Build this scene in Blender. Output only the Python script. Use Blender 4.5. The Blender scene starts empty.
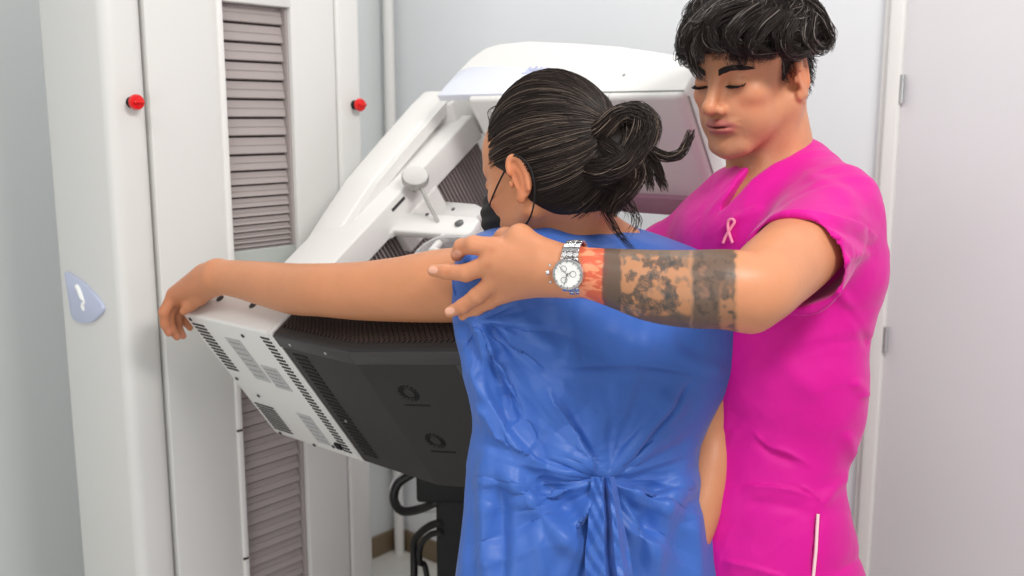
import bpy, bmesh, math
import numpy as np
from mathutils import Vector, Matrix

# ------------------------------------------------------------------ camera, light, exposure
SC = bpy.context.scene
COL = SC.collection
PITCH = math.radians(9.9)
FPX = 980.0
CAM = np.array([0.0, 0.0, 1.5])
FW = np.array([0, math.cos(PITCH), -math.sin(PITCH)])
UPV = np.array([0, math.sin(PITCH), math.cos(PITCH)])
cd = bpy.data.cameras.new('camera')
cd.sensor_width = 36.0
cd.lens = 36.0 * FPX / 1024.0
cd.clip_start = 0.05
cd.dof.use_dof = True
cd.dof.focus_distance = 1.36
cd.dof.aperture_fstop = 5.0
cam = bpy.data.objects.new('camera', cd)
COL.objects.link(cam)
cam.location = CAM
cam.rotation_euler = (math.pi / 2 - PITCH, 0, 0)
SC.camera = cam

SC.view_settings.view_transform = 'Standard'
SC.view_settings.look = 'None'
SC.view_settings.gamma = 1.0
SC.view_settings.use_curve_mapping = False
SC.view_settings.exposure = -0.10

W = bpy.data.worlds.new('room_ambient')
SC.world = W
W.use_nodes = True
W.node_tree.nodes['Background'].inputs[0].default_value = (1.0, 0.99, 0.975, 1)
W.node_tree.nodes['Background'].inputs[1].default_value = 0.50


def area(name, loc, target, sx, sy, power, color=(1, 1, 1)):
    l = bpy.data.lights.new(name, 'AREA')
    l.shape = 'RECTANGLE'
    l.size = sx
    l.size_y = sy
    l.energy = power
    l.color = color
    o = bpy.data.objects.new(name, l)
    COL.objects.link(o)
    o.location = loc
    d = Vector(target) - Vector(loc)
    o.rotation_euler = d.to_track_quat('-Z', 'Y').to_euler()
    return o


area('ceiling_lamp_key', (0.95, 0.15, 2.75), (0.0, 1.7, 1.1), 0.8, 0.4, 38, (1, 0.985, 0.96))
area('ceiling_lamp_fill', (-0.75, 0.35, 2.75), (-0.2, 1.8, 1.0), 1.2, 0.6, 11, (1, 0.985, 0.96))
area('front_fill', (-1.0, -1.7, 1.15), (0.1, 1.8, 1.25), 2.0, 1.5, 26, (0.97, 0.99, 1.0))  # added fill behind the camera, brightens the tube head's underside
area('ceiling_lamp_rear', (-0.2, 2.2, 2.75), (-0.2, 2.2, 0.0), 1.0, 0.5, 7, (1, 0.99, 0.97))

# ------------------------------------------------------------------ frames and point helpers
TH = math.radians(-40)
nv = np.array([math.cos(TH), math.sin(TH), 0])       # out of the gantry front
tv = np.array([-math.sin(TH), math.cos(TH), 0])      # along the gantry front
zv = np.array([0, 0, 1.0])
AL = math.radians(55)
uv_ = math.cos(AL) * zv + math.sin(AL) * tv          # along the tilted arm
vv_ = math.cos(AL) * tv - math.sin(AL) * zv          # across the tilted arm
GB = np.array([nv, tv, zv])
AB = np.array([nv, vv_, uv_])
WB = np.eye(3)


def P(x, y, d):
    return CAM + d * (FW + (x - 512) / FPX * np.array([1.0, 0, 0]) - (y - 288) / FPX * UPV)


def PX(w):
    v = np.asarray(w) - CAM
    d = v @ FW
    return np.stack([512 + FPX * v[..., 0] / d, 288 - FPX * (v @ UPV) / d, d], -1)


def lin(r, g, b):
    f = lambda c: (c / 255 / 12.92) if c / 255 <= 0.04045 else ((c / 255 + 0.055) / 1.055) ** 2.4
    return (f(r), f(g), f(b))


rng = np.random.default_rng(7)

# ------------------------------------------------------------------ materials


def mat(name, color, rough=0.5, metal=0.0, spec=0.5, bump=None, attr=False, sss=0.0, vary=None, trans=0.0, coat=0.0, aniso=0.0, ior=1.45, sheen=0.0):
    m = bpy.data.materials.new(name)
    m.use_nodes = True
    nt = m.node_tree
    b = nt.nodes['Principled BSDF']
    b.inputs['Base Color'].default_value = (*color, 1)
    b.inputs['Roughness'].default_value = rough
    b.inputs['Metallic'].default_value = metal
    b.inputs['Specular IOR Level'].default_value = spec
    b.inputs['IOR'].default_value = ior
    b.inputs['Transmission Weight'].default_value = trans
    b.inputs['Coat Weight'].default_value = coat
    b.inputs['Anisotropic'].default_value = aniso
    b.inputs['Sheen Weight'].default_value = sheen
    tc = nt.nodes.new('ShaderNodeTexCoord')
    src = None
    if attr:
        a = nt.nodes.new('ShaderNodeAttribute')
        a.attribute_name = 'Col'
        src = a.outputs['Color']
    if vary:
        scale, amt = vary
        no = nt.nodes.new('ShaderNodeTexNoise')
        no.inputs['Scale'].default_value = scale
        no.inputs['Detail'].default_value = 4
        nt.links.new(tc.outputs['Object'], no.inputs['Vector'])
        mr = nt.nodes.new('ShaderNodeMapRange')
        mr.inputs[3].default_value = 1 - amt
        mr.inputs[4].default_value = 1 + amt
        nt.links.new(no.outputs['Fac'], mr.inputs[0])
        mx = nt.nodes.new('ShaderNodeMix')
        mx.data_type = 'RGBA'
        mx.blend_type = 'MULTIPLY'
        mx.inputs[0].default_value = 1
        if src:
            nt.links.new(src, mx.inputs[6])
        else:
            mx.inputs[6].default_value = (*color, 1)
        nt.links.new(mr.outputs[0], mx.inputs[7])
        src = mx.outputs[2]
    if src:
        nt.links.new(src, b.inputs['Base Color'])
    if sss:
        b.inputs['Subsurface Weight'].default_value = sss
        b.inputs['Subsurface Radius'].default_value = (1.0, 0.35, 0.2)
        b.inputs['Subsurface Scale'].default_value = 0.006
    if bump:
        prev = None
        for (kind, scale, strength, dist) in bump:
            if kind == 'noise':
                n = nt.nodes.new('ShaderNodeTexNoise')
                n.inputs['Scale'].default_value = scale
                n.inputs['Detail'].default_value = 5
                out = n.outputs['Fac']
            else:
                n = nt.nodes.new('ShaderNodeTexVoronoi')
                n.inputs['Scale'].default_value = scale
                out = n.outputs['Distance']
            nt.links.new(tc.outputs['Object'], n.inputs['Vector'])
            bp = nt.nodes.new('ShaderNodeBump')
            bp.inputs['Strength'].default_value = strength
            bp.inputs['Distance'].default_value = dist
            nt.links.new(out, bp.inputs['Height'])
            if prev:
                nt.links.new(prev, bp.inputs['Normal'])
            prev = bp.outputs['Normal']
        nt.links.new(prev, b.inputs['Normal'])
    return m


M = {}
M['wall'] = mat('painted_wall', lin(226, 228, 231), 0.55, vary=(3, 0.015), bump=[('noise', 220, 0.05, 0.001)])
M['wall_grey'] = mat('cool_painted_wall', lin(214, 218, 218), 0.5, vary=(2, 0.02), bump=[('noise', 220, 0.05, 0.001)])
M['panel_grey'] = mat('glossy_door_panel', lin(216, 213, 216), 0.25, vary=(1.5, 0.03))
M['floor'] = mat('pale_floor_tile', lin(214, 212, 206), 0.35, vary=(30, 0.06))
M['baseboard'] = mat('brown_baseboard', lin(125, 108, 84), 0.5, vary=(14, 0.15))
M['shell'] = mat('white_machine_shell', lin(216, 215, 212), 0.38, vary=(5, 0.012), bump=[('noise', 400, 0.04, 0.0005)])
M['shell_warm'] = mat('white_arm_shell', lin(227, 225, 222), 0.34, vary=(5, 0.012))
M['cover'] = mat('grey_mount_plate', lin(176, 180, 176), 0.4, vary=(6, 0.05))
M['bellows'] = mat('grey_bellows', lin(168, 158, 156), 0.62, vary=(9, 0.06), bump=[('noise', 300, 0.08, 0.001)])
M['bellows_dark'] = mat('dark_bellows_gap', lin(70, 62, 60), 0.7, vary=(20, 0.1))
M['gap'] = mat('dark_seam', lin(120, 120, 118), 0.7, vary=(20, 0.1))
M['black_plastic'] = mat('black_receptor_shell', lin(34, 32, 32), 0.5, vary=(25, 0.12), bump=[('noise', 500, 0.12, 0.0006)])
M['carbon'] = mat('dark_honeycomb_side', lin(62, 50, 46), 0.5, vary=(60, 0.15))
M['black_rim'] = mat('black_receptor_rim', lin(56, 54, 55), 0.42, vary=(25, 0.08))
M['black'] = mat('matte_black', lin(11, 11, 12), 0.65, vary=(30, 0.1))
M['slot'] = mat('vent_slot_dark', lin(58, 54, 54), 0.7, vary=(30, 0.1))
M['label'] = mat('grey_foil_label', lin(188, 188, 188), 0.35, metal=0.2, vary=(40, 0.06))
M['print'] = mat('label_print', lin(152, 151, 152), 0.6, vary=(60, 0.1))
M['red'] = mat('red_button', lin(222, 18, 20), 0.3, vary=(30, 0.05), coat=0.3)
M['badge'] = mat('lilac_badge', lin(186, 193, 216), 0.4, vary=(12, 0.03))
M['lilac_cover'] = mat('pale_lilac_cover', lin(222, 225, 238), 0.25, vary=(8, 0.015), coat=0.3)
M['logo_print'] = mat('lilac_print', lin(172, 178, 214), 0.4, vary=(40, 0.05))
M['silver'] = mat('silver_knob', lin(176, 174, 170), 0.32, metal=0.5, vary=(30, 0.05))
M['steel'] = mat('brushed_steel', lin(205, 205, 206), 0.22, metal=0.9, vary=(80, 0.06))
M['steel_dark'] = mat('dark_steel', lin(110, 110, 112), 0.3, metal=0.8, vary=(80, 0.1))
M['acrylic'] = mat('clear_acrylic', (0.93, 0.92, 0.93), 0.10, trans=0.6, ior=1.35)
M['dial'] = mat('white_dial', lin(240, 240, 236), 0.3, vary=(40, 0.02))
M['mauve'] = mat('pink_reflection_mauve', lin(160, 120, 138), 0.35, vary=(15, 0.05))  # collimator strip with the reflected pink put into its colour
M['skin'] = mat('skin', (0.6, 0.3, 0.18), 0.42, attr=True, sss=0.12, vary=(55, 0.05), spec=0.4, bump=[('noise', 260, 0.10, 0.0012), ('noise', 900, 0.06, 0.0006)])
M['hair'] = mat('hair_strands', (0.02, 0.015, 0.012), 0.56, attr=True, spec=0.35)
M['brow'] = mat('brow_hair', lin(32, 22, 18), 0.6, vary=(100, 0.1))
M['eye'] = mat('eyeball', lin(225, 215, 208), 0.15, attr=True)
M['gown'] = mat('blue_gown_nonwoven', lin(56, 99, 180), 0.46, spec=0.45, vary=(7, 0.05), sheen=0.1, bump=[('noise', 30, 0.12, 0.006), ('noise', 700, 0.1, 0.0006)])
M['scrub'] = mat('magenta_scrub_cloth', lin(208, 0, 142), 0.62, spec=0.3, vary=(8, 0.04), sheen=0.15, bump=[('noise', 14, 0.2, 0.012), ('noise', 900, 0.12, 0.0005)])
M['trim_white'] = mat('pale_slit_trim', lin(238, 205, 205), 0.6, vary=(40, 0.05))
M['ribbon'] = mat('pink_ribbon_stitch', lin(255, 150, 176), 0.5, vary=(90, 0.08))
M['mask'] = mat('black_mask_cloth', lin(24, 22, 24), 0.75, vary=(40, 0.1), bump=[('noise', 500, 0.3, 0.0008)])
M['trouser'] = mat('dark_trouser_cloth', lin(38, 40, 52), 0.8, vary=(30, 0.1))
M['shoe'] = mat('white_shoe', lin(225, 225, 225), 0.5, vary=(30, 0.05))
M['cable'] = mat('black_cable_rubber', lin(22, 21, 22), 0.45, vary=(40, 0.1))
M['cable_white'] = mat('white_cable_sheath', lin(200, 195, 198), 0.4, vary=(40, 0.05))

# ------------------------------------------------------------------ object building


def make(name, verts, faces, m, parent=None, cols=None, smooth=True, origin=None):
    """link verts (world) and faces as one mesh object whose origin sits at its own middle"""
    verts = np.asarray(verts, dtype=np.float64)
    lo, hi = verts.min(0), verts.max(0)
    c = np.array([(lo[0] + hi[0]) / 2, (lo[1] + hi[1]) / 2, lo[2]]) if origin is None else np.asarray(origin)
    me = bpy.data.meshes.new(name)
    vl = verts - c
    if isinstance(faces, np.ndarray):
        k = faces.shape[1]
        me.vertices.add(len(vl))
        me.vertices.foreach_set('co', vl.astype(np.float32).ravel())
        me.loops.add(faces.size)
        me.loops.foreach_set('vertex_index', faces.astype(np.int32).ravel())
        me.polygons.add(len(faces))
        me.polygons.foreach_set('loop_start', np.arange(0, faces.size, k, dtype=np.int32))
        me.update(calc_edges=True)
    else:
        me.from_pydata(vl.tolist(), [], faces)
    if cols is not None:
        a = me.color_attributes.new('Col', 'FLOAT_COLOR', 'POINT')
        c4 = np.ones((len(vl), 4), np.float32)
        c4[:, :3] = cols
        a.data.foreach_set('color', c4.ravel())
    me.polygons.foreach_set('use_smooth', np.full(len(me.polygons), smooth))
    me.materials.append(m)
    me.update()
    o = bpy.data.objects.new(name, me)
    COL.objects.link(o)
    o.location = c
    if parent is not None:
        attach(o, parent)
    return o


WORLD_LOC = {}


def attach(o, parent):
    o.parent = parent
    w = Vector((0, 0, 0))
    p = parent
    while p is not None:
        w += Vector(p.location)
        p = p.parent
    o.location = Vector(o.location) - w


def tag(o, label=None, cat=None, group=None, kind=None):
    for k, v in (('label', label), ('category', cat), ('group', group), ('kind', kind)):
        if v:
            o[k] = v
    return o


def empty(name, loc):
    o = bpy.data.objects.new(name, None)
    o.empty_display_size = 0.1
    COL.objects.link(o)
    o.location = loc
    return o


class MB:
    """collects shapes given in a frame (rows of basis = axes) and links them as one mesh"""

    def __init__(s, basis=WB):
        s.bm = bmesh.new()
        s.B = np.asarray(basis)

    def _w(s, q):
        return Vector(np.asarray(q, float) @ s.B)

    def hull(s, pts_lo, pts_hi, bevel=0.0, seg=3):
        """prism between two matching polygons"""
        bm = s.bm
        a = [bm.verts.new(s._w(q)) for q in pts_lo]
        b = [bm.verts.new(s._w(q)) for q in pts_hi]
        n = len(a)
        fs = [bm.faces.new(a[::-1]), bm.faces.new(b)]
        for i in range(n):
            fs.append(bm.faces.new((a[i], a[(i + 1) % n], b[(i + 1) % n], b[i])))
        bmesh.ops.recalc_face_normals(bm, faces=fs)
        if bevel > 0:
            es = list({e for f in fs for e in f.edges})
            bmesh.ops.bevel(bm, geom=es, offset=bevel, segments=seg, profile=0.5, affect='EDGES', clamp_overlap=True)

    def box(s, x0, x1, y0, y1, z0, z1, bevel=0.0, seg=3):
        s.hull([(x0, y0, z0), (x1, y0, z0), (x1, y1, z0), (x0, y1, z0)],
               [(x0, y0, z1), (x1, y0, z1), (x1, y1, z1), (x0, y1, z1)], bevel, seg)

    def prism(s, poly, axis, a0, a1, bevel=0.0, seg=3):
        """poly in the two other axes (in order), extruded on axis"""
        def put(p, a):
            q = list(p)
            q.insert(axis, a)
            return q
        s.hull([put(p, a0) for p in poly], [put(p, a1) for p in poly], bevel, seg)

    def lathe(s, prof, c, axis, segs=32):
        """prof: list of (r, h) along the axis vector (frame coordinates)"""
        ax = Vector(np.asarray(axis, float) @ s.B).normalized()
        o = s._w(c)
        e1 = ax.orthogonal().normalized()
        e2 = ax.cross(e1)
        rings = []
        for r, h in prof:
            if r < 1e-6:
                rings.append([s.bm.verts.new(o + ax * h)])
            else:
                rings.append([s.bm.verts.new(o + ax * h + (e1 * math.cos(2 * math.pi * k / segs) + e2 * math.sin(2 * math.pi * k / segs)) * r) for k in range(segs)])
        for A, B in zip(rings, rings[1:]):
            for k in range(segs):
                k2 = (k + 1) % segs
                if len(A) == 1 and len(B) == 1:
                    continue
                if len(A) == 1:
                    s.bm.faces.new((A[0], B[k], B[k2]))
                elif len(B) == 1:
                    s.bm.faces.new((A[k], B[0], A[k2]))
                else:
                    s.bm.faces.new((A[k], B[k], B[k2], A[k2]))

    def tube(s, pts, r, segs=10, closed=False):
        pts = [s._w(p) for p in pts]
        rad = r if isinstance(r, (list, tuple, np.ndarray)) else [r] * len(pts)
        n = len(pts)
        rings = []
        prev = None
        for i, p in enumerate(pts):
            a = pts[i - 1] if (i > 0 or closed) else p
            b = pts[(i + 1) % n] if (i < n - 1 or closed) else p
            d = (b - a).normalized()
            if prev is None:
                e1 = d.orthogonal().normalized()
            else:
                e1 = (prev - d * prev.dot(d)).normalized()
            prev = e1
            e2 = d.cross(e1)
            rings.append([s.bm.verts.new(p + (e1 * math.cos(2 * math.pi * k / segs) + e2 * math.sin(2 * math.pi * k / segs)) * rad[i]) for k in range(segs)])
        for i in range(n if closed else n - 1):
            A, B = rings[i], rings[(i + 1) % n]
            for k in range(segs):
                s.bm.faces.new((A[k], A[(k + 1) % segs], B[(k + 1) % segs], B[k]))
        if not closed:
            s.bm.faces.new(rings[0][::-1])
            s.bm.faces.new(rings[-1])

    def face(s, pts):
        s.bm.faces.new([s.bm.verts.new(s._w(p)) for p in pts])

    def build(s, name, m, parent=None, smooth=None):
        bmesh.ops.recalc_face_normals(s.bm, faces=s.bm.faces)
        s.bm.verts.index_update()
        vs = np.array([v.co[:] for v in s.bm.verts])
        fs = [[v.index for v in f.verts] for f in s.bm.faces]
        s.bm.free()
        o = make(name, vs, fs, m, parent, smooth=True)
        o.data.set_sharp_from_angle(angle=math.radians(38 if smooth is None else smooth))
        return o


def cr(pts, n):
    """Catmull-Rom through pts, n samples"""
    p = np.asarray(pts, float)
    p = np.vstack([2 * p[0] - p[1], p, 2 * p[-1] - p[-2]])
    t = np.linspace(0, len(p) - 3 - 1e-6, n)
    i = t.astype(int)
    f = (t - i)[:, None]
    p0, p1, p2, p3 = p[i], p[i + 1], p[i + 2], p[i + 3]
    return 0.5 * (2 * p1 + (p2 - p0) * f + (2 * p0 - 5 * p1 + 4 * p2 - p3) * f ** 2 + (3 * p1 - p0 - 3 * p2 + p3) * f ** 3)


# ------------------------------------------------------------------ noise
def vnoise(p, seed=0):
    """value noise in 0..1 at points (...,3)"""
    p = np.asarray(p, float)
    i = np.floor(p).astype(np.int64)
    f = p - i
    f = f * f * (3 - 2 * f)

    def h(ix, iy, iz):
        k = (ix * 374761393 + iy * 668265263 + iz * 2147483647 + seed * 974634777) & 0xFFFFFFFF
        k = ((k ^ (k >> 13)) * 1274126177) & 0xFFFFFFFF
        return ((k ^ (k >> 16)) & 0xFFFF) / 65535.0
    r = 0
    for dx in (0, 1):
        for dy in (0, 1):
            for dz in (0, 1):
                w = (f[..., 0] if dx else 1 - f[..., 0]) * (f[..., 1] if dy else 1 - f[..., 1]) * (f[..., 2] if dz else 1 - f[..., 2])
                r = r + w * h(i[..., 0] + dx, i[..., 1] + dy, i[..., 2] + dz)
    return r


def fbm(p, seed=0, o=3):
    r, a, t = 0, 1.0, 0
    p = np.asarray(p, float)
    for k in range(o):
        r = r + a * vnoise(p * 2 ** k + 17.3 * k, seed + k)
        t += a
        a *= 0.5
    return r / t


# ------------------------------------------------------------------ signed distance modelling (one continuous skin per body)
class Cone:
    def __init__(s, a, b, ra, rb, flat=None):
        s.a, s.b, s.ra, s.rb, s.flat = np.asarray(a, float), np.asarray(b, float), ra, rb, flat
        r = max(ra, rb)
        s.lo = np.minimum(s.a, s.b) - r
        s.hi = np.maximum(s.a, s.b) + r

    def f(s, X, Y, Z):
        a, ba = s.a, s.b - s.a
        l2 = max(ba @ ba, 1e-12)
        px, py, pz = X - a[0], Y - a[1], Z - a[2]
        t = np.clip((px * ba[0] + py * ba[1] + pz * ba[2]) / l2, 0, 1)
        qx, qy, qz = px - ba[0] * t, py - ba[1] * t, pz - ba[2] * t
        sc = 1.0
        if s.flat is not None:
            w, k = s.flat
            w = np.asarray(w)
            c = qx * w[0] + qy * w[1] + qz * w[2]
            e = c * (1 / k - 1)
            qx, qy, qz = qx + e * w[0], qy + e * w[1], qz + e * w[2]
            sc = 0.5 + 0.5 * k
        return (np.sqrt(qx * qx + qy * qy + qz * qz) - (s.ra + (s.rb - s.ra) * t)) * sc


class Chain:
    """one limb: a smooth tapering tube through (point, radius) pairs"""

    def __init__(s, pr, n=None):
        q = cr([[*np.asarray(a), r] for a, r in pr], n or 6 * len(pr))
        s.c = [Cone(a[:3], b[:3], a[3], b[3]) for a, b in zip(q, q[1:])]
        s.lo = np.min([k.lo for k in s.c], 0)
        s.hi = np.max([k.hi for k in s.c], 0)

    def f(s, X, Y, Z):
        d = None
        for k in s.c:
            e = k.f(X, Y, Z)
            d = e if d is None else np.minimum(d, e)
        return d


class Ell:
    def __init__(s, c, r, R=None):
        s.c, s.r = np.asarray(c, float), np.asarray(r, float)
        s.R = np.eye(3) if R is None else np.asarray(R)      # rows: axes in world
        e = np.sqrt(((s.R * s.r[:, None]) ** 2).sum(0))
        s.lo, s.hi = s.c - e, s.c + e

    def f(s, X, Y, Z):
        x, y, z = X - s.c[0], Y - s.c[1], Z - s.c[2]
        q = [(R_[0] * x + R_[1] * y + R_[2] * z) for R_ in s.R]
        k0 = np.sqrt(sum((a / r) ** 2 for a, r in zip(q, s.r)))
        k1 = np.sqrt(sum((a / r ** 2) ** 2 for a, r in zip(q, s.r)))
        return k0 * (k0 - 1) / np.maximum(k1, 1e-9)


class Cap:
    """everything beyond a plane, within a ball"""

    def __init__(s, p, n_, R):
        s.p, s.n, s.R = np.asarray(p, float), unit_(n_), R
        s.lo, s.hi = s.p - R, s.p + R

    def f(s, X, Y, Z):
        x, y, z = X - s.p[0], Y - s.p[1], Z - s.p[2]
        return np.maximum(-(x * s.n[0] + y * s.n[1] + z * s.n[2]), np.sqrt(x * x + y * y + z * z) - s.R)


def unit_(a):
    a = np.asarray(a, float)
    return a / np.linalg.norm(a)


class Half:
    """half space, solid on the side the normal points away from"""

    def __init__(s, p, n_):
        s.p, s.n = np.asarray(p, float), np.asarray(n_, float) / np.linalg.norm(n_)
        s.lo, s.hi = np.full(3, -99.0), np.full(3, 99.0)

    def f(s, X, Y, Z):
        return (X - s.p[0]) * s.n[0] + (Y - s.p[1]) * s.n[1] + (Z - s.p[2]) * s.n[2]


def nets(prims, lo, hi, h, grow=0.0, smooth=1):
    """mesh the list of (op, shape, k) inside a box on a grid of step h"""
    lo, hi = np.asarray(lo, float), np.asarray(hi, float)
    N = np.ceil((hi - lo) / h).astype(int) + 1
    D = np.full(N, 0.5, np.float32)
    ax = [lo[i] + h * np.arange(N[i]) for i in range(3)]
    for op, pr, k in prims:
        if op == 'int':
            sl = (slice(None),) * 3
        else:
            i0 = np.maximum(np.floor((pr.lo - k - 3 * h - grow - lo) / h).astype(int), 0)
            i1 = np.minimum(np.ceil((pr.hi + k + 3 * h + grow - lo) / h).astype(int) + 1, N)
            if (i1 <= i0).any():
                continue
            sl = tuple(slice(a, b) for a, b in zip(i0, i1))
        X, Y, Z = ax[0][sl[0]][:, None, None], ax[1][sl[1]][None, :, None], ax[2][sl[2]][None, None, :]
        d = pr.f(X, Y, Z)
        A = D[sl]
        if op == 'add':
            g = np.maximum(k - np.abs(A - d), 0) / max(k, 1e-9)
            D[sl] = np.minimum(A, d) - g * g * k * 0.25
        elif op == 'sub':
            g = np.maximum(k - np.abs(A + d), 0) / max(k, 1e-9)
            D[sl] = np.maximum(A, -d) + g * g * k * 0.25
        else:
            D[sl] = np.maximum(A, d)
    D -= grow
    ins = D < 0
    c = np.zeros(N - 1, np.int8)
    for dx in (0, 1):
        for dy in (0, 1):
            for dz in (0, 1):
                c += ins[dx:N[0] - 1 + dx, dy:N[1] - 1 + dy, dz:N[2] - 1 + dz]
    act = (c > 0) & (c < 8)
    idx = np.argwhere(act)
    corner = [(a, b, e) for a in (0, 1) for b in (0, 1) for e in (0, 1)]
    val = np.stack([D[idx[:, 0] + a, idx[:, 1] + b, idx[:, 2] + e] for a, b, e in corner], 1)
    cp = np.array(corner, float)
    pos = np.zeros((len(idx), 3))
    cnt = np.zeros(len(idx))
    for i in range(8):
        for j in range(i + 1, 8):
            if np.abs(cp[i] - cp[j]).sum() == 1:
                a, b = val[:, i], val[:, j]
                m = (a < 0) != (b < 0)
                t = np.where(m, a / np.where(m, a - b, 1), 0)
                pos += np.where(m[:, None], cp[i] + t[:, None] * (cp[j] - cp[i]), 0)
                cnt += m
    V = lo + h * (idx + pos / cnt[:, None])
    vid = np.full(N - 1, -1, np.int64)
    vid[act] = np.arange(len(idx))
    F = []
    for axis in range(3):
        o1, o2 = (axis + 1) % 3, (axis + 2) % 3
        s0 = [slice(None)] * 3
        s1 = [slice(None)] * 3
        s0[axis] = slice(0, N[axis] - 1)
        s1[axis] = slice(1, N[axis])
        e = ins[tuple(s0)] != ins[tuple(s1)]
        q = np.argwhere(e)
        q = q[(q[:, o1] > 0) & (q[:, o2] > 0) & (q[:, o1] < N[o1] - 1) & (q[:, o2] < N[o2] - 1)]
        flip = ins[q[:, 0], q[:, 1], q[:, 2]]
        d1 = np.zeros(3, int)
        d1[o1] = 1
        d2 = np.zeros(3, int)
        d2[o2] = 1
        g = [vid[tuple((q - s).T)] for s in (d1 + d2, d2, 0 * d1, d1)]
        quad = np.stack(g, 1)
        quad[~flip] = quad[~flip][:, ::-1]
        F.append(quad)
    F = np.concatenate(F)
    F = F[(F >= 0).all(1)]
    for _ in range(smooth):
        acc = np.zeros_like(V)
        w = np.zeros(len(V))
        for a, b in ((0, 1), (1, 2), (2, 3), (3, 0)):
            np.add.at(acc, F[:, a], V[F[:, b]])
            np.add.at(w, F[:, a], 1)
            np.add.at(acc, F[:, b], V[F[:, a]])
            np.add.at(w, F[:, b], 1)
        ok = w > 0
        V[ok] = 0.5 * V[ok] + 0.5 * acc[ok] / w[ok][:, None]
    return V, F


def vnormals(V, F):
    nn = np.cross(V[F[:, 2]] - V[F[:, 0]], V[F[:, 3 if F.shape[1] == 4 else 1]] - V[F[:, 1 if F.shape[1] == 4 else 0]])
    N = np.zeros_like(V)
    for k in range(F.shape[1]):
        np.add.at(N, F[:, k], nn)
    return N / np.maximum(np.linalg.norm(N, axis=1), 1e-12)[:, None]


def merge(parts):
    V, F, C, o = [], [], [], 0
    for p in parts:
        V.append(p[0])
        F.append(p[1] + o)
        o += len(p[0])
        if len(p) > 2:
            C.append(p[2])
    return np.vstack(V), np.vstack(F), (np.vstack(C) if C else None)


def seg_dist(q, pts):
    """distance of 2-D points to a polyline, plus parameter 0..1 and signed side"""
    best = np.full(len(q), 1e9)
    bt = np.zeros(len(q))
    bs = np.zeros(len(q))
    pts = np.asarray(pts, float)
    n = len(pts) - 1
    for i in range(n):
        a, b = pts[i], pts[i + 1]
        ab = b - a
        L = math.hypot(*ab)
        t = np.clip(((q - a) @ ab) / (L * L), 0, 1)
        r = q - a - t[:, None] * ab
        d = np.hypot(r[:, 0], r[:, 1])
        m = d < best
        best[m] = d[m]
        bt[m] = (i + t[m]) / n
        bs[m] = ((ab[0] * r[:, 1] - ab[1] * r[:, 0]) / L)[m]
    return best, bt, bs


def creases(V, N, lines, facing_min=0.05):
    """fold lines pressed into / raised from cloth. line: (points px, amp m, width px, kind)"""
    q = PX(V)
    view = CAM - V
    view /= np.linalg.norm(view, axis=1)[:, None]
    fac = np.clip(((N * view).sum(1) - facing_min) / 0.25, 0, 1)
    off = np.zeros(len(V))
    for pts, amp, wid, kind in lines:
        c = cr(pts, 24)
        d, t, s = seg_dist(q[:, :2], c)
        env = np.clip(np.sin(np.pi * np.clip(t, 0.02, 0.98)) * 1.6, 0, 1)
        if kind == 'ridge':
            g = np.exp(-(d / wid) ** 2)
        elif kind == 'sharp':
            g = np.exp(-d / wid * 1.5)
        else:  # step: raised on one side, falling slowly away
            x = s / wid
            g = np.where(x > 0, np.exp(-x * 0.6), np.exp(-(x * 3) ** 2))
            g = np.where(d > np.abs(s) + 1.0, g * np.exp(-((d - np.abs(s)) / wid) ** 2), g)
        off += amp * g * env
    return V + N * (off * fac)[:, None]


def strands(paths, rad, cols, sides=3):
    """paths S x K x 3, rad S x K, cols S x 3 -> mesh arrays"""
    paths = np.asarray(paths)
    S, K, _ = paths.shape
    d = np.gradient(paths, axis=1)
    d /= np.maximum(np.linalg.norm(d, axis=2, keepdims=True), 1e-9)
    ref = np.array([0.31, 0.52, 0.79])
    e1 = np.cross(d, ref)
    e1 /= np.maximum(np.linalg.norm(e1, axis=2, keepdims=True), 1e-9)
    e2 = np.cross(d, e1)
    V = np.empty((S, K, sides, 3))
    for k in range(sides):
        a = 2 * math.pi * k / sides
        V[:, :, k] = paths + rad[:, :, None] * (math.cos(a) * e1 + math.sin(a) * e2)
    base = (np.arange(S) * K * sides)[:, None, None]
    i = np.arange(K - 1)[None, :, None] * sides
    k = np.arange(sides)[None, None, :]
    k2 = (k + 1) % sides
    F = np.stack([base + i + k, base + i + k2, base + i + sides + k2, base + i + sides + k], -1).reshape(-1, 4)
    C = np.repeat(cols, K * sides, axis=0)
    return V.reshape(-1, 3), F, C


def bundle(pts, n, spread, rad, K=18, prof=(0.5, 1.0, 0.35), wob=0.004, cols=None):
    g = cr(pts, K)
    t = np.linspace(0, 1, K)
    pr = np.interp(t, np.linspace(0, 1, len(prof)), prof)
    off = rng.normal(0, 1, (n, 3))
    off /= np.maximum(np.linalg.norm(off, axis=1), 1)[:, None]
    paths = g[None] + off[:, None] * (spread * pr)[None, :, None]
    ph = rng.uniform(0, 6.28, (n, 3, 1))
    paths = paths + wob * (np.sin(t[None, None] * rng.uniform(3, 7, (n, 1, 1)) + ph) * t[None, None]).transpose(0, 2, 1)
    r = rad * np.interp(t, [0, 0.6, 1], [1, 0.9, 0.25])[None] * rng.uniform(0.7, 1.2, (n, 1))
    return paths, r


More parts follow.
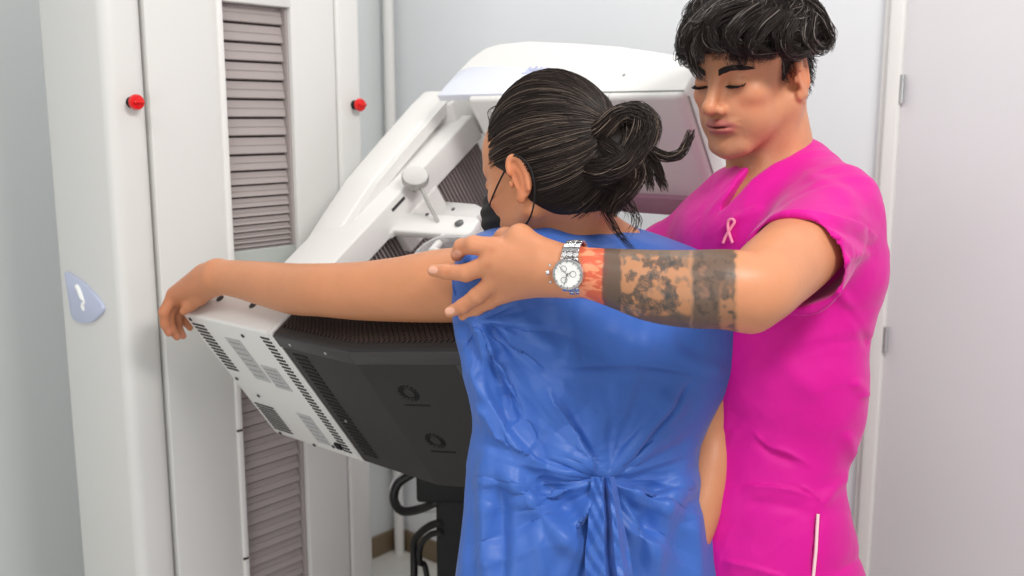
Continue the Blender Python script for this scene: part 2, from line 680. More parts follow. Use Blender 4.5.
def crumple(a, b, sa, sb, seed, jit=.85):
    """flat facets meeting in sharp edges, like creased paper: heights about -1..1 over coordinates a, b"""
    from mathutils.geometry import delaunay_2d_cdt
    r = np.random.default_rng(seed)
    x, y = a / sa, b / sb
    gx = np.arange(math.floor(x.min()) - 1, math.ceil(x.max()) + 2)
    gy = np.arange(math.floor(y.min()) - 1, math.ceil(y.max()) + 2)
    G = np.array([(i + .5 * (j % 2), j) for i in gx for j in gy], float) + r.uniform(-.5, .5, (len(gx) * len(gy), 2)) * jit
    Hh = np.clip(r.normal(0, .6, len(G)), -1.2, 1.2)
    res = delaunay_2d_cdt([Vector(p) for p in G], [], [], 0, 1e-6)
    vs, tris, orig = res[0], res[2], res[3]
    out = np.zeros(len(x))
    hv = np.array([Hh[o[0]] for o in orig])
    for t in tris:
        p = [np.array(vs[i][:]) for i in t]
        lo, hi = np.min(p, 0), np.max(p, 0)
        m = np.where((x >= lo[0]) & (x <= hi[0]) & (y >= lo[1]) & (y <= hi[1]))[0]
        if not len(m):
            continue
        d = (p[1][1] - p[2][1]) * (p[0][0] - p[2][0]) + (p[2][0] - p[1][0]) * (p[0][1] - p[2][1])
        if abs(d) < 1e-9:
            continue
        l0 = ((p[1][1] - p[2][1]) * (x[m] - p[2][0]) + (p[2][0] - p[1][0]) * (y[m] - p[2][1])) / d
        l1 = ((p[2][1] - p[0][1]) * (x[m] - p[2][0]) + (p[0][0] - p[2][0]) * (y[m] - p[2][1])) / d
        l2 = 1 - l0 - l1
        k = (l0 >= -1e-6) & (l1 >= -1e-6) & (l2 >= -1e-6)
        out[m[k]] = (l0 * hv[t[0]] + l1 * hv[t[1]] + l2 * hv[t[2]])[k]
    return out


def surf_px(V, x, y, tol=3.0):
    q = PX(V)
    m = (np.abs(q[:, 0] - x) < tol) & (np.abs(q[:, 1] - y) < tol)
    return q[m, 2].min() if m.any() else None


# ------------------------------------------------------------------ the room
NB, TB = -2.411, 2.244          # wall behind the machine, wall on the right


def struct(mb, name, m):
    o = mb.build(name, m)
    o['kind'] = 'structure'
    return o


b = MB(GB); b.box(NB - 0.1, 2.6, -2.6, TB + 0.1, -0.1, 0.0); struct(b, 'floor', M['floor'])
b = MB(GB); b.box(NB - 0.1, NB, -2.6, TB, 0.0, 2.9); struct(b, 'wall_back', M['wall_grey'])
b = MB(GB); b.box(NB - 0.1, 2.6, TB, TB + 0.1, 0.0, 2.9); struct(b, 'wall_right', M['wall'])
b = MB(GB); b.box(NB, NB + 0.012, -2.6, TB, 0.0, 0.075, 0.003); struct(b, 'baseboard_back', M['baseboard'])
b = MB(GB); b.box(NB + 0.012, -0.81, TB - 0.012, TB, 0.0, 0.075, 0.003); struct(b, 'baseboard_right', M['baseboard'])
b = MB(GB); b.lathe([(0.0, 0), (0.017, 0.0), (0.017, 2.9), (0.0, 2.9)], (NB + 0.045, TB - 0.035, 0), (0, 0, 1), 20)
for z in (0.35, 1.2, 2.05):
    b.box(NB + 0.012, NB + 0.05, TB - 0.056, TB - 0.014, z, z + 0.012)
struct(b, 'trim_1', M['shell_warm'])
# door leaf with its frame, in the right-hand wall
dr = MB(GB)
dr.box(-0.7535, 0.2265, TB - 0.02, TB, 0.012, 2.3, 0.003)
door = struct(dr, 'door_1', M['panel_grey'])
fr = MB(GB)
fr.box(-0.80, -0.785, TB - 0.018, TB, 0.0, 2.36, 0.003)
fr.box(-0.785, -0.752, TB - 0.034, TB, 0.0, 2.36, 0.006)
fr.box(0.225, 0.285, TB - 0.034, TB, 0.0, 2.36, 0.006)
fr.box(-0.752, 0.225, TB - 0.034, TB, 2.31, 2.36, 0.006)
fo = fr.build('door_frame', M['shell_warm'], door)
hg = MB(GB)
for z in (0.25, 1.0, 1.56):
    hg.lathe([(0, -0.03), (0.006, -0.03), (0.006, 0.03), (0, 0.03)], (-0.748, TB - 0.03, z), (0, 0, 1), 12)
hg.build('hinge', M['steel'], door)

# ------------------------------------------------------------------ the mammography machine
G0 = np.array([-1.86, 1.22, 0.0]) @ GB
mach = empty('mammography_machine', G0)
tag(mach, 'tall white mammography machine with tilted arm, black receptor and grey slatted column', 'medical scanner')
GN = -1.738
b = MB(GB)
b.box(-1.99, GN, 0.92, 1.003, 0, 2.25, 0.022, 4)                 # left cover
b.box(-1.99, GN, 1.006, 1.16, 0, 2.25, 0.003)                    # front panel left of the slot
b.box(-1.99, GN - 0.001, 1.342, 1.460, 0, 2.25, 0.003)           # right of the slot
b.box(-1.99, GN, 1.464, 1.536, 0, 2.25, 0.012, 3)                # right cover
b.box(-1.99, GN - 0.05, 1.0, 1.47, 0, 2.25)                      # back body behind the slot
b.box(-1.80, GN, 1.172, 1.342, 1.728, 2.25, 0.002)               # above the slot
b.box(-1.80, GN, 1.172, 1.342, 0, 0.08, 0.002)
column = b.build('column', M['shell'], mach)
b = MB(GB)
b.box(GN - 0.03, GN + 0.006, 1.158, 1.172, 0, 2.25, 0.004, 3)
b.build('slot_edging', M['shell_warm'], column)
for z in (0.26, 0.55, 0.84):
    b = MB(GB)
    b.box(GN + 0.004, GN + 0.008, 1.156, 1.168, z, z + 0.004)
    b.build('clip', M['slot'], column)


def bellows(zs, name):
    f = MB(GB)
    g = MB(GB)
    for z0, z1 in zip(zs, zs[1:]):
        p = z1 - z0
        # flap leaning out towards its lower edge, with a thin fold beneath it
        pr_ = [(GN - 0.027, z0 + 0.99 * p), (GN - 0.022, z0 + 0.55 * p), (GN - 0.019, z0 + 0.16 * p), (GN - 0.020, z0 + 0.12 * p), (GN - 0.029, z0 + 0.10 * p), (GN - 0.034, z0 + 0.5 * p)]
        f.hull([(q[0], 1.174, q[1]) for q in pr_], [(q[0], 1.334, q[1]) for q in pr_])
        f.box(GN - 0.0240, GN - 0.0205, 1.174, 1.334, z0 + 0.575 * p, z0 + 0.62 * p)
    g.box(GN - 0.05, GN - 0.031, 1.172, 1.342, zs[0], zs[-1])
    o = f.build(name, M['bellows'], column)
    g.build('bellows_backing', M['bellows_dark'], column)
    r = MB(GB)
    r.box(GN - 0.04, GN - 0.012, 1.336, 1.3405, zs[0], zs[-1])
    r.build('bellows_rail', M['bellows'], column)
    return o


zs = [1.727]
p = 0.0385
while zs[-1] - p > 1.222:
    zs.append(zs[-1] - p)
    if zs[-1] < 1.42:
        p *= 0.87
zs.append(1.222)
bellows(zs[::-1], 'slot_bellows')
bellows(list(np.arange(0.085, 0.97, 0.0325)), 'slot_bellows')
b = MB(GB)
b.box(GN - 0.05, GN - 0.012, 1.1725, 1.3415, 0.955, 1.222, 0.003)
b.build('mount_plate', M['cover'], column)
b = MB(GB)
b.lathe([(0, 0), (0.075, 0), (0.08, 0.02), (0.08, 0.15), (0, 0.15)], (GN - 0.02, 1.257, 1.09), (1, 0, 0), 36)
b.build('pivot_hub', M['shell'], mach)
for t_ in (0.967, 1.511):
    b = MB(GB)
    b.lathe([(0, 0.0), (0.0105, 0.0), (0.0105, 0.012), (0.009, 0.014), (0, 0.014)], (GN, t_, 1.527), (1, 0, 0), 24)
    bt = b.build('emergency_button', M['black'], column)
    b = MB(GB)
    b.lathe([(0.0, 0.013), (0.010, 0.013), (0.0145, 0.017), (0.0145, 0.022), (0.0125, 0.026), (0.0, 0.028)], (GN, t_, 1.527), (1, 0, 0), 28)
    b.box(GN + 0.027, GN + 0.033, t_ - 0.010, t_ + 0.010, 1.5245, 1.5295, 0.0015, 2)
    b.build('button_cap', M['red'], bt)
# lilac badge on the side of the column
poly = [(-1.945, 1.192), (-1.935, 1.193), (-1.87, 1.178), (-1.825, 1.158), (-1.800, 1.143), (-1.797, 1.135), (-1.805, 1.125), (-1.845, 1.103), (-1.885, 1.094), (-1.92, 1.096), (-1.932, 1.105)]
b = MB(GB)
b.prism(poly, 1, 0.9135, 0.9205, 0.002, 2)
bd = b.build('badge', M['badge'], column)
b = MB(GB)
b.tube(cr([(-1.893, 0.9125, 1.170), (-1.884, 0.9125, 1.163), (-1.876, 0.9125, 1.150), (-1.868, 0.9125, 1.142)], 10), [0.004, 0.005, 0.005, 0.005, 0.005, 0.005, 0.0045, 0.004, 0.003, 0.002], 8)
b.tube(cr([(-1.866, 0.9125, 1.141), (-1.874, 0.9125, 1.133), (-1.872, 0.9125, 1.122)], 8), [0.002, 0.003, 0.004, 0.004, 0.004, 0.0035, 0.003, 0.0015], 8)
b.build('badge_emblem', M['dial'], bd)

# tilted arm (frame: n out of the gantry, v across, u along the arm)
b = MB(AB)
OUT = [(-0.275, 1.50), (-0.288, 1.62), (-0.300, 1.70), (-0.323, 1.80), (-0.343, 1.90), (-0.353, 2.03), (-0.360, 2.15), (-0.360, 2.20)]
b.prism(OUT + [(-0.30, 2.26), (-0.03, 2.26), (-0.03, 1.50)], 0, -1.60, -1.515, 0.008, 3)
for (p0_, p1_) in zip(OUT[1:], OUT[2:]):                           # raised outer rail following the bowed edge
    q_ = [p0_, p1_, (p1_[0] + 0.030, p1_[1]), (p0_[0] + 0.030, p0_[1])]
    b.hull([(-1.58, *x) for x in q_], [(-1.50, x[0] + (0.004 if i_ in (0, 1) else -0.004), x[1]) for i_, x in enumerate(q_)])
b.box(-1.585, -1.450, -0.318, -0.258, 1.575, 2.17, 0.005, 3)     # inner rail
b.box(-1.585, -1.46, -0.095, -0.02, 1.575, 2.16, 0.006, 3)       # far rail
b.hull([(-1.585, -0.358, 2.14), (-1.585, -0.262, 2.10), (-1.585, -0.262, 2.20), (-1.585, -0.358, 2.20)], [(-1.490, -0.352, 2.16), (-1.455, -0.262, 2.12), (-1.455, -0.262, 2.20), (-1.490, -0.352, 2.20)], 0.004, 2)   # bridge closing the trough
arm = b.build('support_arm', M['shell_warm'], mach)
b = MB(AB)
for k in range(62):
    u0 = 1.575 + k * 0.0098
    b.hull([(-1.504, -0.258, u0), (-1.484, -0.258, u0 + 0.0036), (-1.484, -0.258, u0 + 0.0056), (-1.504, -0.258, u0 + 0.0096)],
           [(-1.504, -0.096, u0), (-1.484, -0.096, u0 + 0.0036), (-1.484, -0.096, u0 + 0.0056), (-1.504, -0.096, u0 + 0.0096)])
b.build('arm_bellows', M['bellows'], arm)
b = MB(AB)
b.box(-1.4515, -1.4495, -0.304, -0.297, 1.862, 1.905)
b.build('clamp_slot', M['slot'], arm)
# clamp knob on a thin stem in front of the inner rail
b = MB(AB)
b.lathe([(0, -0.008), (0.024, -0.008), (0.0275, -0.004), (0.0275, 0.008), (0.0255, 0.011), (0, 0.0115)], (-1.43, -0.325, 1.936), (0.50, -0.85, 0.02), 40)
kn = b.build('clamp_knob', M['silver'], arm)
b = MB(AB)
b.tube([(-1.425, -0.318, 1.936), (-1.37, -0.295, 1.89), (-1.345, -0.270, 1.872)], 0.0035, 10)
b.tube([(-1.425, -0.318, 1.938), (-1.455, -0.295, 1.938)], 0.008, 10)
b.build('knob_stem', M['silver'], kn)

# base of the arm (white, vented) under the hand
b = MB(AB)
b.box(-1.60, -1.345, -0.386, -0.045, 1.4445, 1.585, 0.006, 3)
b.box(-1.3435, -1.331, -0.386, -0.045, 1.4450, 1.578, 0.003, 2)
base = b.build('arm_base', M['shell_warm'], mach)
U0 = 1.4440


def slotrow(n0, n1, v0, v1, cnt):
    b = MB(AB)
    dv = (v1 - v0) / cnt
    for i in range(cnt):
        a = v0 + i * dv
        b.box(n0, n1, a, a + dv * 0.5, U0 - 0.0006, U0 + 0.004)
    b.build('vent_slots', M['slot'], base)


slotrow(-1.585, -1.548, -0.365, -0.238, 14)
slotrow(-1.372, -1.349, -0.372, -0.062, 34)
slotrow(-1.585, -1.525, -0.145, -0.062, 10)
for n0, v0 in ((-1.43, -0.362), (-1.58, -0.375), (-1.58, -0.215), (-1.545, -0.175), (-1.40, -0.070), (-1.47, -0.052), (-1.575, -0.055)):
    b = MB(AB)
    b.lathe([(0, 0), (0.004, 0), (0.0035, 0.0015), (0, 0.002)], (n0, v0, U0 - 0.0002), (0, 0, -1), 12)
    b.build('screw', M['slot'], base)
for n0 in (-1.536, -1.436):
    b = MB(AB)
    b.lathe([(0, 0), (0.0075, 0), (0.007, 0.0015), (0.003, 0.0016), (0, 0.0006)], (n0, -0.3862, 1.495), (0, -1, 0), 16)
    b.build('screw', M['slot'], base)
for (n0, n1, v0, v1, rows) in ((-1.50, -1.455, -0.345, -0.235, 7), (-1.445, -1.40, -0.285, -0.225, 5), (-1.445, -1.405, -0.155, -0.07, 6)):
    b = MB(AB)
    b.box(n0, n1, v0, v1, U0 - 0.0008, U0 + 0.001)
    lb = b.build('rating_label', M['label'], base)
    b = MB(AB)
    for r_ in range(rows):
        a = v0 + (v1 - v0) * (r_ + 0.6) / (rows + 0.6)
        x = n0 + 0.004
        while x < n1 - 0.008:
            l = rng.uniform(0.004, 0.012)
            b.box(x, min(x + l, n1 - 0.004), a, a + 0.0035, U0 - 0.0011, U0 - 0.0007)
            x += l + 0.0025
    b.build('label_print', M['print'], lb)
b = MB(AB)
b.box(-1.385, -1.37, -0.088, -0.072, U0 - 0.004, U0 + 0.002, 0.001, 1)
b.build('base_latch', M['black'], base)

# black image receptor
prof = [(-1.329, 1.4445), (-1.136, 1.4445), (-0.915, 1.494), (-0.905, 1.502), (-0.905, 1.552), (-0.915, 1.560), (-1.329, 1.560)]
b = MB(AB)
b.hull([(a, -0.386, c) for a, c in prof], [(a, -0.050, c) for a, c in prof], 0.005, 3)
rec = b.build('image_receptor', M['black_plastic'], mach)
b = MB(AB)
for i in range(84):
    n0 = -1.318 + i * 0.0048
    for j in range(8):
        ulow = 1.456 if n0 < -1.136 else 1.456 + (n0 + 1.136) * 0.224
        c = ulow + 0.006 + (j + (0.5 if i % 2 else 0)) * 0.0105
        if c < 1.552:
            b.box(n0, n0 + 0.0032, -0.3885, -0.3855, c, c + 0.0075)
b.build('honeycomb_side', M['carbon'], rec)
# raised rim along the outer edges of the underside
sl = (1.494 - 1.4445) / (1.136 - 0.915)


def und(n0, off=0.0):
    return (1.4445 if n0 < -1.136 else 1.4445 + (n0 + 1.136) * sl) - off


b = MB(AB)
for (n0, n1) in ((-1.327, -1.137), (-1.137, -0.918)):
    for (v0, v1) in ((-0.384, -0.358),):
        b.hull([(n0, v0, und(n0, 0.002)), (n1, v0, und(n1, 0.002)), (n1, v1, und(n1, 0.002)), (n0, v1, und(n0, 0.002))],
               [(n0, v0, und(n0, -0.003)), (n1, v0, und(n1, -0.003)), (n1, v1, und(n1, -0.003)), (n0, v1, und(n0, -0.003))], 0.0012, 2)
for (n0, n1) in ((-0.955, -0.918),):
    b.hull([(n0, -0.358, und(n0, 0.002)), (n1, -0.358, und(n1, 0.002)), (n1, -0.054, und(n1, 0.002)), (n0, -0.054, und(n0, 0.002))],
           [(n0, -0.358, und(n0, -0.003)), (n1, -0.358, und(n1, -0.003)), (n1, -0.054, und(n1, -0.003)), (n0, -0.054, und(n0, -0.003))], 0.0012, 2)
b.build('receptor_rim', M['black_rim'], rec)
b = MB(AB)
for i in range(26):
    a = -0.345 + i * 0.0104
    b.box(-1.305, -1.270, a, a + 0.0055, U0 - 0.0006, U0 + 0.003)
b.build('receptor_vents', M['black'], rec)
for n0, v0 in ((-1.29, -0.37), (-1.20, -0.37), (-1.285, -0.18)):
    b = MB(AB)
    b.lathe([(0, 0), (0.003, 0), (0.0027, 0.001), (0, 0.0015)], (n0, v0, U0 - 0.0015), (0, 0, -1), 10)
    b.build('receptor_screw', M['silver'], rec)
for n0, v0 in ((-1.072, -0.292), (-1.080, -0.176)):
    b = MB(AB)
    L = math.hypot(1, sl)
    e1 = np.array([1, 0, sl]) / L
    e2 = np.array([0, 1.0, 0])
    nrm = np.array([sl, 0, -1]) / L
    c0 = np.array([n0, v0, und(n0)])
    for k in range(15):
        a = 2 * math.pi * k / 15
        rd = math.cos(a) * e1 + math.sin(a) * e2
        tg = -math.sin(a) * e1 + math.cos(a) * e2
        q = [c0 + rd * r1 + tg * w for r1, w in ((0.0095, -0.0040), (0.0185, -0.0006), (0.0185, 0.0022), (0.0095, -0.0020))]
        b.hull([x + nrm * 0.0012 for x in q], [x - nrm * 0.002 for x in q])
    for k in range(9):
        q0 = c0 + e1 * (-0.022 + k * 0.0055) + e2 * 0.027
        q = [q0, q0 + e1 * 0.004, q0 + e1 * 0.004 + e2 * 0.003, q0 + e2 * 0.003]
        b.hull([x + nrm * 0.0008 for x in q], [x - nrm * 0.001 for x in q])
    b.build('fan_grille', M['black'], rec)  # round fan grille: swirled slits above a row of print

# tube head above
prof = [(-1.450, 2.172), (-1.37, 2.168), (-1.358, 2.09), (-0.875, 2.09), (-0.862, 2.10), (-0.872, 2.16), (-0.905, 2.215), (-0.998, 2.243), (-1.09, 2.268), (-1.197, 2.288), (-1.34, 2.309), (-1.42, 2.305), (-1.452, 2.29), (-1.467, 2.25), (-1.466, 2.20)]
b = MB(AB)
b.hull([(a, -0.41, c) for a, c in prof], [(a, -0.145, c) for a, c in prof], 0.012, 4)
tube = b.build('tube_head', M['shell_warm'], mach)
b = MB(AB)
b.box(-1.16, -0.868, -0.4125, -0.4095, 2.104, 2.1062)
b.box(-0.8625, -0.8600, -0.40, -0.16, 2.104, 2.106)
b.build('cover_seam', M['cover'], tube)
b = MB(AB)
cp = [(-1.446, 2.10), (-1.20, 2.104), (-1.22, 2.165), (-1.27, 2.192), (-1.36, 2.206), (-1.43, 2.206), (-1.455, 2.195)]
b.hull([(a, -0.4145, c) for a, c in cp], [(a, -0.400, c) for a, c in cp], 0.002, 2)
tc_ = b.build('tube_cover', M['lilac_cover'], tube)
b = MB(AB)
x = -1.262
for h in (0.016, 0.011, 0.018, 0.01, 0.014, 0.01, 0.012):
    b.box(x, x + 0.0045, -0.4152, -0.4142, 2.178, 2.178 + h)
    x += 0.0075
b.box(-1.268, -1.20, -0.4152, -0.4142, 2.171, 2.174)
b.build('cover_emblem', M['logo_print'], tc_)
b = MB(AB)
b.box(-1.13, -0.905, -0.192, -0.150, 2.078, 2.094, 0.004, 2)
b.build('collimator_strip', M['mauve'], tube)
b = MB(AB)
b.lathe([(0, 0), (0.003, 0), (0.003, 0.002), (0, 0.002)], (-1.02, -0.4102, 2.16), (0, -1, 0), 10)
b.build('cover_screw', M['silver'], tube)

# compression carriage with a clear paddle
b = MB(AB)
b.prism([(-1.455, 1.82), (-1.455, 1.893), (-1.262, 1.897), (-1.250, 1.89), (-1.243, 1.853), (-1.252, 1.842), (-1.445, 1.836)], 1, -0.272, -0.255, 0.004, 2)
b.prism([(-1.47, 1.94), (-1.47, 2.00), (-1.37, 1.999), (-1.345, 1.99), (-1.335, 1.97), (-1.342, 1.945)], 1, -0.215, -0.20, 0.004, 2)
b.box(-1.47, -1.445, -0.265, -0.20, 1.85, 1.99, 0.004)
car = b.build('compression_carriage', M['shell_warm'], mach)
for (r0, h0, q) in ((0.009, 0.005, (-1.288, -0.272, 1.872)), (0.004, 0.002, (-1.415, -0.215, 1.975)), (0.004, 0.002, (-1.39, -0.272, 1.89))):
    b = MB(AB)
    b.lathe([(0, 0), (r0, 0), (r0, h0 * .8), (r0 * .8, h0), (0, h0)], q, (0, -1, 0), 18)
    b.build('carriage_bolt', M['steel_dark'], car)
b = MB(AB)
# clear U-shaped paddle: a bent sheet with an upstanding rim
bend = cr([(-1.17, 0, 1.842), (-1.29, 0, 1.835), (-1.318, 0, 1.822), (-1.332, 0, 1.795), (-1.326, 0, 1.762), (-1.30, 0, 1.744), (-1.16, 0, 1.738)], 26)
inn = cr([(-1.17, 0, 1.836), (-1.29, 0, 1.829), (-1.313, 0, 1.818), (-1.326, 0, 1.795), (-1.320, 0, 1.765), (-1.298, 0, 1.750), (-1.16, 0, 1.744)], 26)
for i in range(25):
    q = [bend[i], bend[i + 1], inn[i + 1], inn[i]]
    b.hull([(a[0], -0.275, a[2]) for a in q], [(a[0], -0.12, a[2]) for a in q])
bmesh.ops.remove_doubles(b.bm, verts=b.bm.verts, dist=1e-5)
b.build('compression_paddle', M['acrylic'], mach)
b = MB(AB)
b.tube([(-1.31, -0.262, 1.845), (-1.31, -0.262, 1.80), (-1.25, -0.262, 1.795)], 0.009, 12)
b.build('paddle_clip', M['shell_warm'], car)

# ------------------------------------------------------------------ black pedestal with cables behind the receptor
p0 = P(447, 484, 2.25)
bx0, by0 = p0[0], p0[1]
st = empty('equipment_pedestal', (bx0, by0, 0))
tag(st, 'black upright equipment pedestal standing on the floor behind the black receptor', 'pedestal')
zt = p0[2]
b = MB(); b.box(bx0 - 0.022, bx0 + 0.09, by0 - 0.05, by0 + 0.06, 0.03, zt - 0.02, 0.006); b.build('post', M['black'], st)
b = MB(); b.box(bx0 - 0.065, bx0 + 0.09, by0 - 0.06, by0 + 0.06, zt - 0.022, zt + 0.05, 0.008); b.build('head_block', M['black'], st)
b = MB(); b.box(bx0 - 0.12, bx0 + 0.14, by0 - 0.12, by0 + 0.13, 0.0, 0.03, 0.006); b.build('foot_plate', M['black'], st)


def cable(name, pts, r, m, label):
    b_ = MB()
    b_.tube(cr([P(*q) for q in pts], 44), r, 10)
    tag(b_.build(name, m), label, 'cable')


cable('power_cable', [(412, 474, 2.3), (398, 484, 2.3), (394, 499, 2.3), (402, 511, 2.28), (420, 509, 2.25), (434, 503, 2.21), (440, 501, 2.22)], 0.0105, M['cable'], 'thick black cable looping above the others into the pedestal')
cable('signal_cable', [(442, 522, 2.21), (428, 527, 2.24), (415, 540, 2.28), (414, 560, 2.3), (414, 585, 2.3), (412, 762, 2.3)], 0.009, M['cable'], 'black cable curving from pedestal down to the floor, outer of the lower two')
cable('signal_cable', [(442, 532, 2.21), (430, 535, 2.23), (421, 545, 2.26), (420, 562, 2.28), (428, 585, 2.29), (441, 762, 2.3)], 0.007, M['cable'], 'black cable curving from pedestal down to the floor, inner of the lower two')
cable('signal_cable', [(418, 468, 2.34), (400, 474, 2.34), (391, 486, 2.34), (393, 498, 2.33), (404, 508, 2.31), (428, 512, 2.25), (440, 510, 2.22)], 0.0025, M['cable_white'], 'thin pale cable beside the thick black cable loop')

# ------------------------------------------------------------------ people
def unit(a):
    a = np.asarray(a, float)
    return a / np.linalg.norm(a)


class Head:
    """local frame: x to the person's right, y forward, z up"""

    def __init__(s, c, fwd, pitch, roll=0.0, scale=1.0):
        f0 = unit([fwd[0], fwd[1], 0])
        f = math.cos(pitch) * f0 - math.sin(pitch) * zv
        u = math.sin(pitch) * f0 + math.cos(pitch) * zv
        x = np.cross(f, u)
        x, u = math.cos(roll) * x + math.sin(roll) * u, math.cos(roll) * u - math.sin(roll) * x
        s.c, s.R, s.k = np.asarray(c, float), np.array([x, f, u]), scale

    def w(s, q):
        return s.c + s.k * (np.asarray(q, float) @ s.R)

    def l(s, q):
        return ((np.asarray(q) - s.c) @ s.R.T) / s.k

    def ell(s, c, r, tilt=None):
        R = s.R if tilt is None else tilt @ s.R
        return Ell(s.w(c), np.asarray(r) * s.k, R)

    def cone(s, a, b, ra, rb, flat=None):
        return Cone(s.w(a), s.w(b), ra * s.k, rb * s.k, flat)


def rotx(a):
    c, s_ = math.cos(a), math.sin(a)
    return np.array([[1, 0, 0], [0, c, s_], [0, -s_, c]])


def rotz(a):
    c, s_ = math.cos(a), math.sin(a)
    return np.array([[c, s_, 0], [-s_, c, 0], [0, 0, 1]])


def head_prims(H, jaw=1.0, ew=1.0, eh=1.0):
    L = []
    A = lambda pr, k: L.append(('add', pr, k * H.k))
    S = lambda pr, k: L.append(('sub', pr, k * H.k))
    A(H.ell((0, -.012, .03), (.076, .098, .088)), .01)
    A(H.ell((0, -.042, -.012), (.060, .062, .055)), .02)
    A(H.ell((0, .042, .035), (.060, .042, .052)), .02)
    A(H.ell((0, .038, -.025), (.060, .050, .060)), .02)
    A(H.ell((0, .058, -.049), (.041, .033, .036)), .015)
    for sx in (-1, 1):
        A(H.cone((sx * .058 * jaw, -.002, -.050), (sx * .022, .064, -.098), .017, .016), .02)
        A(H.ell((sx * .040, .056, -.022), (.021, .021, .019)), .012)
        A(H.ell((sx * .037 * jaw, .045, -.06), (.022, .028, .028)), .015)
    A(H.ell((0, .03, -.072), (.047 * jaw, .048, .036)), .02)
    A(H.ell((0, .073, -.102), (.019, .016, .0165)), .014)
    for sx in (-1, 1):
        A(H.cone((sx * .040, .068, .020), (sx * .013, .083, .016), .009, .009), .012)
        S(H.ell((sx * .031, .098, .000), (.019, .019, .0125)), .012)
        A(H.ell((sx * .031, .0735, -.001), (.0155, .0125, .0112)), .005)
    A(H.cone((0, .082, .012), (0, .106, -.030), .0075, .0095), .012)
    A(H.ell((0, .1085, -.034), (.0100, .0110, .0095)), .007)
    for sx in (-1, 1):
        A(H.ell((sx * .0125, .096, -.039), (.0068, .0095, .0074)), .006)
        S(H.ell((sx * .0065, .103, -.0475), (.0036, .006, .004)), .002)
    A(H.ell((0, .0805, -.0608), (.0250, .0140, .0052)), .009)
    A(H.ell((0, .0915, -.0602), (.009, .0060, .0044)), .008)
    A(H.ell((0, .0825, -.0705), (.0215, .0130, .0058)), .008)
    S(H.ell((0, .100, -.0655), (.0255, .0135, .0013)), .003)
    S(H.ell((0, .100, -.084), (.017, .008, .0055)), .010)
    for sx in (-1, 1):
        R = rotz(-sx * .35) @ rotx(-.18)
        A(H.ell((sx * .079, -.014, -.006), (.0050, .0175 * ew, .0300 * eh), R), .006)
        S(H.ell((sx * .0860, -.010, -.009), (.0052, .0080 * ew, .0140 * eh), R), .004)
        S(H.ell((sx * .0875, -.016, .010), (.0045, .0085 * ew, .0085 * eh), R), .004)
        hx = [np.array([sx * .081, -.014, -.006]) + np.array([sx * .0022, .0160 * ew * math.cos(f_), .0280 * eh * math.sin(f_)]) @ R for f_ in np.radians([20, 50, 80, 110, 140, 170, 200, 230])]
        hc = cr(hx, 15)
        for a_, b_ in zip(hc, hc[1:]):
            A(H.cone(a_, b_, .0034, .0034), .004)
        A(H.ell((sx * .0795, -.008, -.006 - .028 * eh), (.0050, .0075, .0085)), .005)
        A(H.ell((sx * .080, .002, -.013), (.004, .004, .006)), .003)
    return L


SKIN_W = np.array(lin(200, 136, 98))
SKIN_M = np.array(lin(200, 138, 103))


def paint_head(V, H, base, lips, stubble, brow_shadow=True):
    q = H.l(V)
    C = np.tile(base, (len(V), 1))

    def blend(mask, col):
        nonlocal C
        mask = np.clip(mask, 0, 1)[:, None]
        C = C * (1 - mask) + np.array(col) * mask
    e = lambda c, r: np.sqrt((((q - c) / r) ** 2).sum(1))
    red = base * np.array([1.05, .86, .84])
    for sx in (-1, 1):
        blend(.55 * np.clip(1.3 - e((sx * .042, .07, -.03), (.028, .03, .024)), 0, 1), red)
        blend(.7 * np.clip(1.4 - e((sx * .084, -.015, -.01), (.02, .024, .034)), 0, 1), base * np.array([1.06, .82, .76]))
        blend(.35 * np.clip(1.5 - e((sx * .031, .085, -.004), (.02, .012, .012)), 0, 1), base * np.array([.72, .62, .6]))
    blend(.5 * np.clip(1.4 - e((0, .108, -.036), (.02, .02, .016)), 0, 1), red)
    if stubble:
        m = np.clip((-.045 - q[:, 2]) / .03, 0, 1) * np.clip((q[:, 1] + .005) / .02, 0, 1)
        m = m * (.25 + .25 * fbm(q * 300, 3, 2))
        blend(stubble * m, base * np.array([.52, .48, .5]))
        m = np.clip(1.3 - e((0, .098, -.053), (.024, .014, .0055)), 0, 1)
        blend(stubble * .5 * m, base * np.array([.5, .45, .47]))
    m = np.clip(1.25 - e((0, .092, -.0655), (.0260, .020, .0112)), 0, 1) * 3
    m *= (q[:, 1] > .080)
    blend(np.clip(m, 0, .85), lips)
    m = np.clip(1.2 - e((0, .1, -.0655), (.023, .02, .0016)), 0, 1) * 3
    blend(np.clip(m, 0, .8), np.array(lips) * .35)  # mouth line darkened to paint in the shade between the lips
    return C


def finger(L, pts, radii, k=.004, nail=None):
    for (a, b), (ra, rb) in zip(zip(pts, pts[1:]), zip(radii, radii[1:])):
        L.append(('add', Cone(a, b, ra, rb), k))


# ================================================================== the woman
BW = unit([.36, -.93, 0])          # her back, towards the camera
LW = unit([-.93, -.36, 0])         # towards her left
HW = Head(P(547, 172, 1.42), (-.77, .64), math.radians(15), 0.0, 1.02)
wb = head_prims(HW, .92, .74, 1.0)
nape = P(573, 236, 1.465)
wb.append(('add', Cone(HW.w((0, -.032, -.03)), nape, .050, .055), .03))
wb.append(('add', Cone(nape, P(585, 275, 1.49), .052, .065), .02))
